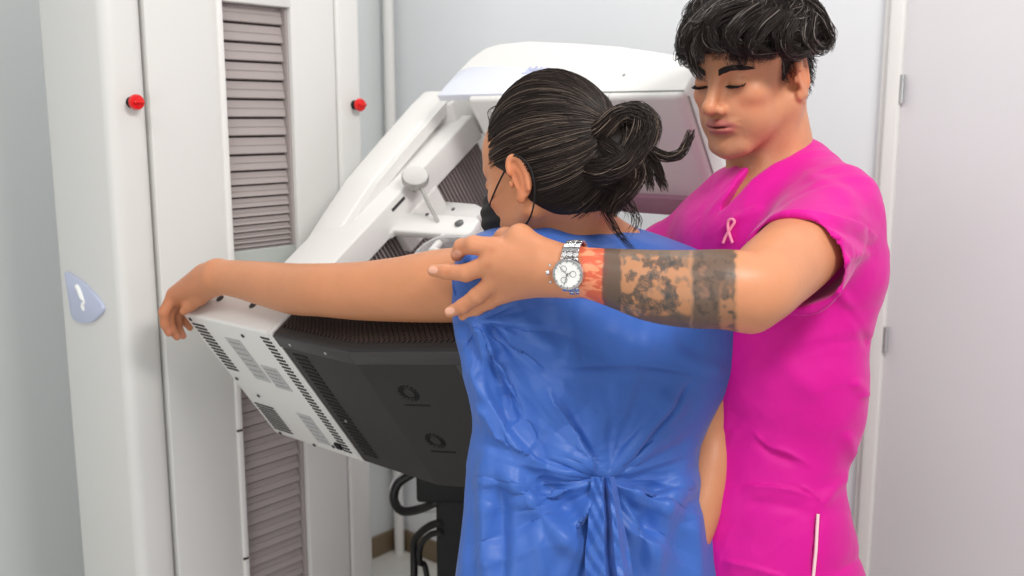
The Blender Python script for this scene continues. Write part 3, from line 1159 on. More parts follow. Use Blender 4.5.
# torso
c1, c2, c3 = P(595, 320, 1.49), P(592, 430, 1.50), P(590, 560, 1.50)
RW = np.array([LW, BW, zv])
wb += [('add', Ell(c1, (.16, .095, .15), RW), .05), ('add', Ell(c2, (.135, .09, .16), RW), .05), ('add', Ell(c3, (.165, .115, .15), RW), .05)]
shL, shR = P(478, 284, 1.43), P(698, 306, 1.50)
wb += [('add', Cone(P(573, 270, 1.48), shL, .04, .045), .03), ('add', Cone(P(590, 275, 1.48), shR, .04, .045), .03)]
# legs down to the floor
for sx in (1, -1):
    hip = c3 + LW * sx * .085
    knee = np.array([hip[0], hip[1] + .02, .46])
    ank = np.array([hip[0], hip[1] - .0, .09])
    wb += [('add', Cone(hip, knee, .085, .055), .03), ('add', Cone(knee, ank, .055, .036), .02)]
    toe = ank - BW * .13
    wb += [('add', Cone(np.array([*ank[:2], .045]), np.array([*toe[:2], .035]), .036, .030), .03)]
# left arm laid over the receptor
el, wr = P(322, 290, 1.555), P(218, 277, 1.725)
arm_l = [(shL, .056), (P(440, 286, 1.455), .0545), (P(400, 289.5, 1.487), .0495), (P(360, 291, 1.52), .0455), (el, .0425), (P(295, 289, 1.60), .042), (P(265, 284, 1.65), .0375), (P(238, 279, 1.695), .0325), (wr, .030)]
wb.append(('add', Chain(arm_l), .015))
# hand drooping over the end of the arm base
kn = [P(174, 295, 1.775), P(178, 298, 1.795), P(183, 300, 1.815), P(188, 301, 1.83)]
for q in kn:
    wb.append(('add', Cone(wr, q, .024, .0135), .014))
wb.append(('add', Cone(P(206, 279, 1.745), P(186, 293, 1.785), .027, .022), .015))
fs = [([kn[0], P(164, 312, 1.775), P(165, 324, 1.785), P(169, 333, 1.795)], (.0125, .0098, .0088, .0072)),
      ([kn[1], P(169, 314, 1.795), P(171, 328, 1.80), P(177, 337, 1.812)], (.0125, .0098, .0088, .0070)),
      ([kn[2], P(177, 316, 1.815), P(178, 328, 1.822), P(183, 336, 1.832)], (.0125, .0095, .0085, .0068)),
      ([kn[3], P(184, 313, 1.835), P(186, 322, 1.842), P(190, 328, 1.85)], (.0115, .0088, .0078, .0062))]
for p_, r_ in fs:
    finger(wb, p_, r_)
finger(wb, [P(207, 287, 1.745), P(199, 298, 1.755), P(190, 305, 1.765), P(184, 311, 1.768)], (.016, .0125, .0105, .008), .008)
# right arm hanging at her side
arm_r = [(shR, .050), (P(708, 360, 1.51), .044), (P(711, 425, 1.52), .0375), (P(708, 470, 1.50), .037), (P(696, 520, 1.47), .032), (P(682, 560, 1.45), .027)]
wb.append(('add', Chain(arm_r), .02))
hk = P(668, 600, 1.44)
for i, dx in enumerate((-.03, -.01, .01, .028)):
    k0 = hk + LW * dx * .6 - BW * 0.0 + np.array([0, 0, .0])
    wb.append(('add', Cone(arm_r[-1][0], k0, .022, .012), .012))
    tip = k0 + np.array([-.015, 0, -.07 + .008 * abs(i - 1)])
    finger(wb, [k0, (k0 + tip) / 2 - BW * .006, tip], (.0105, .0092, .0072))
finger(wb, [arm_r[-1][0], hk + LW * .045 + np.array([0, 0, .03]), hk + LW * .055 + np.array([-.01, 0, -.01])], (.016, .011, .008), .008)

hv = HW.c
parts = []
V, F = nets(wb, hv + [-.14, -.15, -.30], hv + [.14, .16, .16], .0022)
C = paint_head(V, HW, SKIN_W, lin(150, 85, 75), 0)
parts.append((V, F, C))
lo = np.min([a for a, r in arm_l] + [P(160, 345, 1.78)], 0) - .06
hi = np.max([a for a, r in arm_l], 0) + .06
V, F = nets(wb, lo, np.array([shL[0] + .01, hi[1] + .12, hi[2] + .02]), .0026)
q = PX(V)
C = np.tile(SKIN_W, (len(V), 1))
redd = np.clip((215 - q[:, 0]) / 40, 0, 1)[:, None] * .45
C = C * (1 - redd) + SKIN_W * np.array([.82, .62, .6]) * redd
mott = fbm(V * 22, 4, 3)[:, None]
C = C * (0.94 + .12 * mott)
for (fx, fy) in ((170, 331), (180, 336), (185, 335)):
    m = np.clip(1 - np.hypot(q[:, 0] - fx, q[:, 1] - fy) / 5, 0, 1)[:, None] * .5
    C = C * (1 - m) + np.array(lin(225, 150, 130)) * m
parts.append((V, F, C))
V, F = nets(wb, P(668, 640, 1.50) - [.05, .12, .10], P(745, 330, 1.5) + [.05, .1, 0], .0034)
parts.append((V, F, np.tile(SKIN_W * .97, (len(V), 1))))
V, F = nets(wb, [c1[0] - .26, c1[1] - .2, -0.01], [c1[0] + .24, c1[1] + .2, nape[2] + .01], .008, grow=-.006)
parts.append((V, F, np.tile(SKIN_W, (len(V), 1))))
woman = make('person', *merge(parts)[:2], M['skin'], cols=merge(parts)[2])
tag(woman, 'woman seen from behind in blue gown, dark bun, left arm stretched out', 'person')


# ---- her hair: a cap plus strands swept back into a bun
def hair_cols(n, base=(38, 28, 24), hi=(138, 120, 106), p_hi=.16):
    c = np.tile(np.array(lin(*base)), (n, 1)) * rng.uniform(.55, 1.5, (n, 1))
    m = rng.random(n) < p_hi
    c[m] = np.array(lin(*hi)) * rng.uniform(.4, 1.0, (m.sum(), 1))  # paler strands: glints put into the strand colour
    return c


bunL = np.array([.000, -.108, .030])
hp = []
capsh = [('add', HW.ell((0, -.015, .018), (.0790, .1030, .1130)), .01)]
capsh.append(('sub', HW.ell((0, .115, -.02), (.12, .062, .095)), .012))
capsh.append(('sub', HW.ell((0, .044, -.060), (.14, .060, .085)), .012))
capsh.append(('sub', HW.ell((0, .030, -.095), (.14, .075, .065)), .012))
capsh.append(('sub', HW.ell((0, -.03, -.128), (.14, .10, .060)), .012))
V, F = nets(capsh, hv - .2, hv + .2, .0032)
hp.append((V, F, np.tile(np.array(lin(26, 19, 16)), (len(V), 1))))


def scalp_paths(H, n, gather, rad, K=16):
    c0, r0 = np.array([0, -.016, .016]), np.array([.0810, .1050, .1180])
    P_, R_ = [], []
    while len(P_) < n:
        d = unit(rng.normal(0, 1, 3))
        p = c0 + d * r0
        # hairline: forehead, temple, behind the ear, nape
        if p[1] > .062 and p[2] < .088:
            continue
        if p[2] < .018 and p[1] > -.004:
            continue
        if p[2] < -.080 + .012 * rng.random():
            continue
        if p[2] < -.0 and p[1] > -.022 - .50 * max(0, -p[2] - .015):
            continue
        g = unit((gather - c0) / r0)
        t = np.linspace(0, 1, K)[:, None]
        om = math.acos(np.clip(d @ g, -1, 1))
        if om < .15:
            continue
        sl_ = (np.sin((1 - t) * om) * d + np.sin(t * om) * g) / math.sin(om)
        # bend the sweep: sides run level first, then up to the bun
        sag = np.sin(np.pi * t) * (.10 if abs(d[0]) > .4 else .03)
        sl_[:, 2:3] -= sag * (1 if d[2] < .5 else .2)
        sl_ /= np.linalg.norm(sl_, axis=1, keepdims=True)
        lift = 1 + (.012 + .05 * rng.random() * .6) * np.sin(np.pi * t) ** .7 + .03 * t + .012 * np.sin(t * 9 + rng.uniform(0, 6)) * t
        P_.append(H.w(c0 + sl_ * r0 * lift))
        R_.append(rad * np.interp(np.linspace(0, 1, K), [0, .2, 1], [.5, 1, .9]) * rng.uniform(.6, 1.3))
    return np.array(P_), np.array(R_)


p_, r_ = scalp_paths(HW, 5200, bunL, .00065)
hp.append(strands(p_, r_, hair_cols(len(p_), hi=(112, 96, 84), p_hi=.10)))
bw = lambda x, y, z: HW.w((x, y, z))
# px-placed loops of the bun; d is their own distance behind the head
db = 1.345
B = []


def lock(pts, n, spread, rad=.00062, prof=(.5, 1, .4), wob=.005, dd=0.0, **kw):
    n = int(n * 1.6)
    p, r = bundle([P(a, b, d + dd) for a, b, d in pts], n, spread, rad, prof=prof, wob=wob)
    hp.append(strands(p, r, hair_cols(n, **kw)))


lock([(585, 150, 1.37), (598, 146, 1.34), (612, 128, 1.32), (622, 113, 1.325), (636, 108, 1.335), (648, 116, 1.34), (652, 128, 1.34), (646, 146, 1.335), (634, 158, 1.33)], 230, .012, prof=(.9, .8, .6, .7, .9, .8))
lock([(578, 140, 1.37), (592, 136, 1.34), (604, 128, 1.315), (616, 116, 1.31), (630, 112, 1.315), (642, 120, 1.32), (641, 136, 1.315), (630, 154, 1.31), (616, 166, 1.315)], 260, .016, prof=(.8, .9, .7, .8, 1, .9), p_hi=.1)
lock([(575, 160, 1.37), (588, 168, 1.33), (604, 172, 1.31), (622, 164, 1.31), (632, 150, 1.315), (634, 134, 1.325), (628, 122, 1.335)], 260, .018, prof=(.6, .9, 1, .9, .6), p_hi=.1)
lock([(570, 128, 1.38), (585, 150, 1.34), (592, 170, 1.33), (606, 184, 1.33), (618, 176, 1.33), (622, 158, 1.33)], 200, .014, p_hi=.06)
lock([(600, 140, 1.33), (610, 150, 1.31), (622, 158, 1.31), (628, 172, 1.32), (622, 186, 1.33), (612, 198, 1.335), (606, 208, 1.34)], 180, .013, prof=(.8, 1, 1, .7, .3), p_hi=.06)
lock([(606, 136, 1.34), (622, 146, 1.325), (634, 160, 1.325), (638, 176, 1.33), (628, 192, 1.335), (617, 203, 1.34), (612, 214, 1.345)], 120, .010, prof=(.8, 1, .9, .6, .2), p_hi=.06)
lock([(625, 140, 1.33), (640, 142, 1.33), (654, 152, 1.335), (668, 157, 1.34), (680, 154, 1.345), (686, 146, 1.345), (691, 133, 1.345)], 90, .0065, prof=(.9, 1, .7, .5, .12), p_hi=.06)
lock([(630, 142, 1.33), (644, 150, 1.33), (654, 162, 1.335), (660, 176, 1.34), (664, 188, 1.345)], 60, .007, prof=(.8, 1, .6, .2), p_hi=.05)
lock([(628, 146, 1.33), (640, 156, 1.33), (648, 172, 1.335), (650, 188, 1.34)], 60, .007, prof=(.8, 1, .6, .2), p_hi=.05)
lock([(588, 176, 1.35), (594, 192, 1.35), (603, 208, 1.35), (614, 226, 1.35), (622, 238, 1.35), (634, 252, 1.345)], 14, .003, rad=.0006, prof=(.6, 1, .8, .4), p_hi=0)
lock([(604, 186, 1.345), (620, 196, 1.345), (632, 208, 1.345), (637, 222, 1.345), (632, 234, 1.345)], 14, .006, rad=.0005, prof=(.6, 1, 1.2, 1), p_hi=0)
lock([(606, 196, 1.345), (614, 202, 1.345), (624, 206, 1.345), (628, 214, 1.345)], 14, .005, rad=.0005, prof=(.6, 1, 1.2, 1), p_hi=0)
lock([(556, 176, 1.375), (566, 186, 1.365), (580, 186, 1.352), (594, 172, 1.34)], 120, .016, prof=(1, 1, .9, .6), p_hi=.05)
for k in range(46):
    a0 = rng.uniform(0, 6.28)
    cx_, cy_ = 606 + 34 * math.cos(a0), 150 + 38 * math.sin(a0)
    cv = rng.uniform(-14, 14, 4)
    lock([(cx_, cy_, 1.34), (cx_ + 9 * math.cos(a0) + cv[0] * .4, cy_ + 9 * math.sin(a0) + cv[1] * .4, 1.34), (cx_ + 15 * math.cos(a0) + cv[0], cy_ + 15 * math.sin(a0) + cv[1] + 4, 1.34)], 1, .002, rad=.00032, p_hi=.2)
# dark knot core inside the bun
knot = [('add', Cone(HW.w((0, -.085, .02)), P(604, 152, 1.345), .036, .026), .02), ('add', Cone(P(606, 150, 1.345), P(630, 138, 1.33), .026, .019), .02), ('add', Cone(P(604, 160, 1.345), P(612, 186, 1.345), .024, .012), .02)]
V, F = nets(knot, P(606, 150, 1.37) - .13, P(606, 150, 1.37) + .13, .004)
hp.append((V, F, np.tile(np.array(lin(24, 17, 15)), (len(V), 1))))
# baby hairs at temple and nape
for pts in ([(498, 150, 1.43), (500, 160, 1.43), (504, 172, 1.43)], [(494, 120, 1.45), (491, 126, 1.45), (493, 133, 1.45)], [(500, 105, 1.45), (493, 112, 1.45), (491, 121, 1.45)]):
    lock(pts, 9, .006, rad=.0005, p_hi=0)
hv_, hf_, hc_ = merge(hp)
make('hair', hv_, hf_, M['hair'], woman, cols=hc_)

# ---- face mask with ear loops
mk = [('add', HW.ell((0, .060, -.055), (.056, .060, .058)), .01), ('add', HW.ell((0, .098, -.045), (.022, .026, .038)), .03)]
mk.append(('sub', HW.ell((0, .02, -.03), (.10, .036, .12)), .006))
mk.append(('sub', HW.ell((0, .06, .035), (.10, .075, .053)), .006))
V, F = nets(mk, hv - .2, hv + .2, .0026)
ql = HW.l(V)
V = V + vnormals(V, F) * (.0012 * np.sin(ql[:, 2] * 330))[:, None]
mask = make('face_mask', V, F, M['mask'], woman)
b = MB()
b.tube([HW.w(q_) for q_ in cr([(-.056, .070, -.030), (-.066, .050, -.018), (-.074, .026, -.002), (-.081, .000, .014), (-.086, -.020, .022), (-.083, -.037, .002), (-.079, -.034, -.030), (-.070, -.010, -.062), (-.054, .040, -.085)], 40)], .0013, 6)
b.build('ear_loop', M['mask'], mask)

# ---- the gown: a closed-back paper gown, lofted through its outline
rows = [  # y, left, right, distance, half depth
    (214, 541, 606, 1.470, .054), (221, 527, 622, 1.470, .064), (230, 515, 645, 1.470, .074), (240, 496, 682, 1.470, .083),
    (252, 474, 716, 1.470, .091), (272, 460, 742, 1.470, .098), (300, 455, 752, 1.475, .104), (325, 456, 752, 1.475, .108),
    (350, 461, 751, 1.475, .108), (380, 470, 748, 1.475, .106), (400, 474, 741, 1.475, .104), (425, 475, 727, 1.475, .104), (450, 472, 714, 1.475, .108),
    (475, 470, 705, 1.475, .114), (500, 468, 706, 1.475, .120), (530, 465, 712, 1.475, .126), (576, 459, 720, 1.475, .134), (640, 452, 728, 1.475, .15), (760, 437, 736, 1.475, .16), (850, 435, 740, 1.475, .16)]
rows = np.array(rows, float)
NR, NT = 420, 380
tt = np.linspace(0, len(rows) - 1, NR)
Rr = cr(rows, NR)
th = np.linspace(0, 2 * math.pi, NT, endpoint=False)
V = np.zeros((NR, NT, 3))
for i, (y, xl, xr, d, hb) in enumerate(Rr):
    c = P((xl + xr) / 2, y, d)
    c[2] = P((xl + xr) / 2, y, d - .75 * hb)[2]
    a = (xr - xl) / 2 * d / FPX
    e = 2 / 2.35
    cx = np.sign(np.cos(th)) * np.abs(np.cos(th)) ** e
    sx_ = np.sign(np.sin(th)) * np.abs(np.sin(th)) ** e
    V[i, :, 0] = c[0] + a * cx
    V[i, :, 1] = c[1] + hb * sx_ + .30 * a * cx
    V[i, :, 2] = c[2] - .11 * a * cx * np.clip((340 - y) / 60, 0, 1)
ii, jj = np.meshgrid(np.arange(NR - 1), np.arange(NT), indexing='ij')
j2 = (jj + 1) % NT
F = np.stack([ii * NT + jj, (ii + 1) * NT + jj, (ii + 1) * NT + j2, ii * NT + j2], -1).reshape(-1, 4)
V = V.reshape(-1, 3)
N = vnormals(V, F)
# soft hollows and crinkles of the stiff cloth
lowz = np.clip((1.38 - V[:, 2]) / .12, 0, 1)
n1 = fbm(V * np.array([9, 9, 6]), 11, 3) - .5
n2 = np.abs(fbm(V * np.array([22, 22, 14]), 21, 3) - .5)
G3 = V.reshape(NR, NT, 3)
seg_l = np.linalg.norm(np.diff(np.concatenate([G3, G3[:, :1]], 1), axis=1), axis=2)
arc = np.tile(np.concatenate([[0], np.cumsum(seg_l[NR // 3])[:-1]]), NR)
hz_ = V[:, 2]
qp = PX(V)


def rays(cx_, cy_, s_ang, s_rad, seed):
    """pleats fanning out of one gathered point"""
    w0 = P(cx_, cy_, 1.37)
    dx, dz = V[:, 0] - w0[0], V[:, 2] - w0[2]
    r = np.hypot(dx, dz)
    an = np.arctan2(dz, dx)
    return crumple(an * .25, np.sqrt(r + .01), s_ang, s_rad, seed), r


left_w = np.clip((545 - qp[:, 0]) / 60, 0, 1) * np.clip((qp[:, 1] - 325) / 30, 0, 1)
low_w = np.clip((qp[:, 1] - 400) / 80, 0, 1)
edge_w = np.clip((qp[:, 0] - 462) / 25, .25, 1) * np.clip((712 - qp[:, 0]) / 30, .2, 1)
ra, r1 = rays(604, 476, .062, .17, 64)
rb_, r2 = rays(476, 318, .045, .17, 65)
rc_, r3 = rays(604, 476, .028, .14, 67)
k2 = crumple(arc - .35 * hz_, hz_, .052, .095, 62)
k3 = crumple(arc + .1 * hz_, hz_, .014, .022, 63)
back_w = np.clip(-N[:, 1] * 2, 0, 1)
ramp = np.clip(r1 / .05, 0, 1) * np.exp(-r1 / .35)
disp = ra * .0150 * ramp * (.45 + .75 * low_w) + rc_ * .0042 * ramp * (.3 + .9 * low_w)
disp += rb_ * .0130 * np.clip(r2 / .03, 0, 1) * np.exp(-r2 / .13) * np.clip((qp[:, 1] - 300) / 25, 0, 1)
disp += k2 * (.0046 + .0030 * left_w + .0014 * low_w) + k3 * .0006
V = V + N * ((n1 * .014 * lowz + disp * back_w * np.clip((qp[:, 1] - 245) / 30, .25, 1)) * edge_w)[:, None]
N = vnormals(V, F)
lines = [
    # gather rays into the tie
    ([(546, 384), (562, 416), (580, 450), (600, 480)], .017, 8, 'step'),
    ([(694, 378), (672, 410), (645, 442), (617, 480)], -.012, 4, 'sharp'),
    ([(686, 384), (664, 414), (640, 444), (614, 478)], .011, 13, 'ridge'),
    ([(553, 371), (590, 367), (640, 366), (692, 374)], -.004, 3, 'sharp'),
    ([(556, 378), (600, 372), (650, 371), (694, 380)], .004, 8, 'ridge'),
    ([(618, 368), (617, 410), (612, 470)], .003, 3, 'sharp'),
    # deep drape from the left armpit
    ([(468, 345), (480, 380), (500, 420), (530, 458), (548, 466)], .016, 10, 'step'),
    ([(490, 350), (512, 385), (530, 425), (548, 462)], -.012, 11, 'ridge'),
    ([(480, 400), (496, 430), (516, 458)], .009, 6, 'sharp'),
    ([(500, 385), (508, 410), (516, 425)], -.008, 6, 'ridge'),
    ([(492, 460), (520, 490), (555, 530), (585, 560)], .012, 11, 'ridge'),
    ([(505, 450), (540, 480), (572, 512), (592, 545)], -.010, 11, 'ridge'),
    ([(488, 440), (486, 490), (487, 540), (486, 590)], .012, 9, 'ridge'),
    ([(502, 480), (500, 520), (500, 560), (500, 600)], -.010, 9, 'ridge'),
    ([(472, 430), (470, 480), (466, 540), (462, 600)], .006, 7, 'ridge'),
    ([(530, 520), (540, 550), (545, 600)], .006, 9, 'ridge'),
    # right side
    ([(700, 470), (680, 490), (660, 530), (650, 600)], .010, 12, 'ridge'),
    ([(660, 470), (650, 510), (640, 560), (638, 600)], -.009, 9, 'ridge'),
    ([(692, 500), (695, 540), (698, 600)], .008, 9, 'ridge'),
    ([(628, 490), (650, 505), (672, 508)], .006, 8, 'ridge'),
    ([(672, 350), (700, 365), (730, 372)], .005, 8, 'ridge'),
    # pull lines from the shoulder under the hand
    ([(500, 325), (515, 345), (530, 360), (545, 372)], .007, 6, 'sharp'),
    ([(488, 322), (498, 342), (506, 362)], -.007, 6, 'ridge'),
    ([(520, 320), (540, 340), (565, 352)], .006, 9, 'ridge'),
    ([(470, 322), (484, 340), (494, 366)], .008, 5, 'sharp'),
    ([(462, 318), (470, 345), (478, 372)], -.008, 6, 'ridge'),
    ([(600, 330), (630, 345), (665, 350)], .004, 12, 'ridge'),
    ([(536, 222), (560, 232), (590, 238), (620, 240)], .004, 5, 'ridge'),
    ([(545, 226), (600, 246), (650, 250)], -.003, 6, 'ridge'),
    ([(500, 236), (490, 246), (478, 262)], .008, 5, 'sharp'),
    ([(486, 240), (476, 256), (468, 275)], -.008, 5, 'ridge'),
]
V = creases(V, N, lines)
gown_V = V
gown = make('gown', V, F, M['gown'], woman)
sol = gown.modifiers.new('thickness', 'SOLIDIFY')
sol.thickness = .0015
sol.offset = -1

# short open sleeve edge crumpled around the left upper arm
ax = unit(P(400, 289.5, 1.487) - shL)
NSx, NTx = 40, 120
base_c = P(492, 285, 1.418)
e1 = unit(np.cross(ax, zv))
e2 = np.cross(e1, ax)
Vs = np.zeros((NSx, NTx, 3))
thx = np.linspace(0, 2 * math.pi, NTx, endpoint=False)
for i in range(NSx):
    s_ = i / (NSx - 1)
    for_j = .0575 + .004 * s_
    wv = .0025 * np.sin(5 * thx + 1.0 + 2 * s_) + .002 * np.sin(9 * thx + 4 * s_) + .0012 * np.sin(14 * thx + 2)
    edge = .020 * s_ + .010 * s_ * (np.sin(2 * thx + 2.0) + .5 * np.sin(5 * thx))
    c = base_c + ax[None] * edge[:, None]
    Vs[i] = c + (for_j + wv)[:, None] * (np.cos(thx)[:, None] * e1 + np.sin(thx)[:, None] * e2)
ii, jj = np.meshgrid(np.arange(NSx - 1), np.arange(NTx), indexing='ij')
j2 = (jj + 1) % NTx
Fs = np.stack([ii * NTx + jj, (ii + 1) * NTx + jj, (ii + 1) * NTx + j2, ii * NTx + j2], -1).reshape(-1, 4)
slv = make('sleeve_edge', Vs.reshape(-1, 3), Fs, M['gown'], gown)
sol = slv.modifiers.new('thickness', 'SOLIDIFY')
sol.thickness = .0015

# gathered tie hanging from the pinch in the middle of her back
dtie = (surf_px(gown_V, 604, 482) or 1.37) - .004
NA, NBt = 80, 120
Vt = np.zeros((NA, NBt, 3))
for i in range(NA):
    s_ = i / (NA - 1)
    y = 477 + s_ * 130
    xc = 603 + 8 * s_
    wd = 11.5 + 11 * min(1, s_ * 1.8)
    dl = surf_px(gown_V, xc, min(y, 590), 4) or dtie
    for j in range(NBt):
        r_ = j / (NBt - 1) * 2 - 1
        # flat panel on the left, a valley, then a standing loop on the right
        pan = np.interp(r_, [-1, -.55, -.1, .12, .35, .62, .85, 1], [0, .007, .013, -.004, .012 + .010 * s_, .018, .004, 0])
        pan *= .7 + .5 * math.sin(min(1, s_ * 1.6) * 2.4)
        cr_ = .0022 * (2 * abs(((s_ * 3.1 + r_ * .9) % 1) * 2 - 1) - 1) + .0014 * (2 * abs(((s_ * 6.3 - r_ * 1.7) % 1) * 2 - 1) - 1)
        Vt[i, j] = P(xc + wd * r_ + 2.0 * math.sin(s_ * 8 + r_ * 1.4) * s_, y, dl - .010 - pan - cr_)
ii, jj = np.meshgrid(np.arange(NA - 1), np.arange(NBt - 1), indexing='ij')
Ft = np.stack([ii * NBt + jj, (ii + 1) * NBt + jj, (ii + 1) * NBt + jj + 1, ii * NBt + jj + 1], -1).reshape(-1, 4)
tie = make('gown_tie', Vt.reshape(-1, 3), Ft, M['gown'], gown)
sol = tie.modifiers.new('thickness', 'SOLIDIFY')
sol.thickness = .002

# trousers and shoes below the gown
tr = [x for x in []]
for sx in (1, -1):
    hip = c3 + LW * sx * .085
    tr += [('add', Cone(hip + [0, 0, -.06], np.array([hip[0], hip[1] + .02, .46]), .098, .075), .02), ('add', Cone(np.array([hip[0], hip[1] + .02, .46]), np.array([hip[0], hip[1], .10]), .075, .06), .02)]
V, F = nets(tr, c3 + [-.28, -.2, -c3[2]], c3 + [.28, .2, -.02], .008)
make('trousers', V, F, M['trouser'], woman)
for sx in (1, -1):
    a = c3 + LW * sx * .085
    sh = [('add', Cone(np.array([a[0], a[1], .045]) + BW * .03, np.array([a[0], a[1], .04]) - BW * .14, .045, .038), .02), ('int', Half((0, 0, .002), (0, 0, -1)), 0)]
    V, F = nets(sh, np.array([a[0], a[1], 0]) - [.24, .24, .02], np.array([a[0], a[1], 0]) + [.24, .24, .12], .006)
    make('shoe', V, F, M['shoe'], woman)

# ================================================================== the man
FM = unit([-.70, -.71, 0])
LM = unit([.71, -.70, 0])
RM = np.array([LM, FM, zv])
HM = Head(P(750, 72, 1.50), (-.745, -.667), math.radians(12), 0.0, 1.0)
mb_ = head_prims(HM, .96, 1.12, 1.12)
nb = P(778, 172, 1.56)
mb_.append(('add', Cone(HM.w((0, -.030, -.03)), nb, .057, .062), .03))
for sx in (-1, 1):
    mb_.append(('add', Cone(HM.w((sx * .058, -.022, -.045)), HM.w((sx * .015, .04, -.185)), .014, .011), .02))
mc = P(778, 262, 1.56)
mb_ += [('add', Ell(mc, (.165, .108, .15), RM), .04), ('add', Ell(P(766, 390, 1.565), (.135, .100, .2), RM), .05), ('add', Ell(P(752, 540, 1.565), (.132, .105, .15), RM), .05)]
mL, mR = P(824, 222, 1.44), P(668, 268, 1.70)
mb_ += [('add', Cone(P(785, 215, 1.55), mL, .045, .055), .03), ('add', Cone(P(760, 225, 1.58), mR, .045, .055), .03)]
mel = P(754, 289, 1.215)
arm_m = [(mL, .060), (P(800, 250, 1.34), .056), (P(775, 272, 1.265), .052), (mel, .049), (P(725, 289, 1.205), .0490), (P(690, 289, 1.215), .0485), (P(655, 286, 1.23), .0455), (P(625, 280, 1.245), .0395), (P(600, 275, 1.258), .0345), (P(575, 271, 1.27), .0315)]
mb_.append(('add', Chain(arm_m), .015))
mb_.append(('add', Cone(P(752, 318, 1.215), P(735, 312, 1.21), .013, .012), .025))
# hand on her shoulder
wm = P(566, 271, 1.275)
km = [P(495, 248, 1.318), P(490, 264, 1.315), P(495, 281, 1.32), P(505, 294, 1.328)]
for q, r_ in zip(km, (.0145, .0145, .0135, .012)):
    mb_.append(('add', Cone(wm, q, .0265, r_), .016))
mb_.append(('add', Cone(P(545, 268, 1.285), P(505, 262, 1.315), .026, .020), .02))
mf = [([km[0], P(474, 245, 1.322), P(462, 247, 1.338), P(457, 255, 1.358)], (.0148, .0126, .0114, .0092)),
      ([km[1], P(466, 273, 1.330), P(447, 272, 1.345), P(433, 270.5, 1.358)], (.0142, .0120, .0104, .0083)),
      ([km[2], P(477, 296, 1.336), P(463, 306, 1.348), P(450, 312, 1.358)], (.0138, .0116, .0101, .0081)),
      ([km[3], P(490, 302, 1.345), P(476, 310, 1.357), P(463, 316, 1.366)], (.0120, .0096, .0084, .0068))]
for p_, r_ in mf:
    finger(mb_, p_, r_)
finger(mb_, [P(545, 256, 1.285), P(520, 237, 1.31), P(505, 238, 1.35), P(490, 246, 1.385)], (.022, .0155, .0125, .0095), .012)
# other arm hanging behind the woman
arm_q = [(mR, .058), (mR + np.array([-.01, .02, -.28]), .045), (mR + np.array([-.05, -.03, -.50]), .030)]
for (a, ra), (b_, rb) in zip(arm_q, arm_q[1:]):
    mb_.append(('add', Cone(a, b_, ra, rb), .02))
hq = arm_q[-1][0] + np.array([-.02, -.02, -.08])
for i, dx in enumerate((-.03, -.01, .01, .03)):
    k0 = hq + LM * dx
    mb_.append(('add', Cone(arm_q[-1][0], k0, .024, .012), .012))
    finger(mb_, [k0, k0 + [-.005, -.01, -.04], k0 + [-.002, 0, -.075 + .008 * abs(i - 1)]], (.011, .0095, .0075))
finger(mb_, [arm_q[-1][0], hq + FM * .04, hq + FM * .05 + [0, 0, -.03]], (.017, .012, .009), .008)
pm = P(752, 540, 1.565)
for sx in (1, -1):
    hip = pm + LM * sx * .08
    knee = np.array([hip[0], hip[1], .48])
    ank = np.array([hip[0], hip[1] + .01, .09])
    mb_ += [('add', Cone(hip, knee, .08, .06), .03), ('add', Cone(knee, ank, .06, .04), .02)]
    mb_ += [('add', Cone(np.array([*ank[:2], .045]), np.array([*(ank + FM * .15)[:2], .038]), .038, .032), .03)]

parts = []
hm = HM.c
V, F = nets(mb_, hm + [-.15, -.16, -.40], hm + [.16, .16, .16], .0018)
C = paint_head(V, HM, SKIN_M, lin(176, 98, 92), .9)
q = HM.l(V)
HEADQ = q.copy()
# shaved sides above the ear
m = np.clip((q[:, 2] - .004) / .016, 0, 1) * np.clip((.030 - q[:, 1]) / .016, 0, 1)
m = np.maximum(m, np.clip((q[:, 2] + .035) / .02, 0, 1) * np.clip((-.042 - q[:, 1]) / .012, 0, 1))
m = np.maximum(m, np.clip((q[:, 2] + .030) / .022, 0, 1) * np.clip(1.4 - np.abs(q[:, 1] - .012) / .012, 0, 1) * (np.abs(q[:, 0]) > .05) * (q[:, 2] < .03) * (.6 + .5 * fbm(q * 500, 9, 2)))
m = (m * (np.abs(q[:, 0]) < .081) * .85)[:, None]
C = C * (1 - m) + np.array(lin(46, 33, 28)) * m
parts.append((V, F, C))
lo = np.min([a for a, r in arm_m] + [P(430, 330, 1.36)], 0) - .055
hi = np.max([a for a, r in arm_m], 0) + .055
V, F = nets(mb_, lo, np.array([mL[0] + .02, hi[1] - .02, hi[2]]), .0017)
q = PX(V)
C = np.tile(SKIN_M * np.array([1.06, 1.02, .98]), (len(V), 1))
C *= (.93 + .14 * fbm(V * 25, 5, 3))[:, None]
# knuckles, nails
for (fx, fy) in ((462, 248), (447, 272), (464, 306), (492, 250), (488, 266)):
    m = np.clip(1 - np.hypot((q[:, 0] - fx) / 7, (q[:, 1] - fy) / 5), 0, 1)[:, None] * .5
    C = C * (1 - m) + SKIN_M * np.array([.86, .66, .62]) * m
for (fx, fy) in ((433, 270), (450, 311), (457, 254)):
    m = (np.hypot((q[:, 0] - fx) / 5, (q[:, 1] - fy) / 3.6) < 1)[:, None] * .6
    C = C * (1 - m) + np.array(lin(240, 190, 170)) * m
# the inked sleeve: red wash, dark bands, blotchy flowers on bare skin
x, y = q[:, 0], q[:, 1]
wob = (fbm(V * 90, 31, 2) - .5)
xe = x + 5 * wob
INK = np.array(lin(84, 76, 70))
INK2 = np.array(lin(108, 98, 88))
front = 1.0


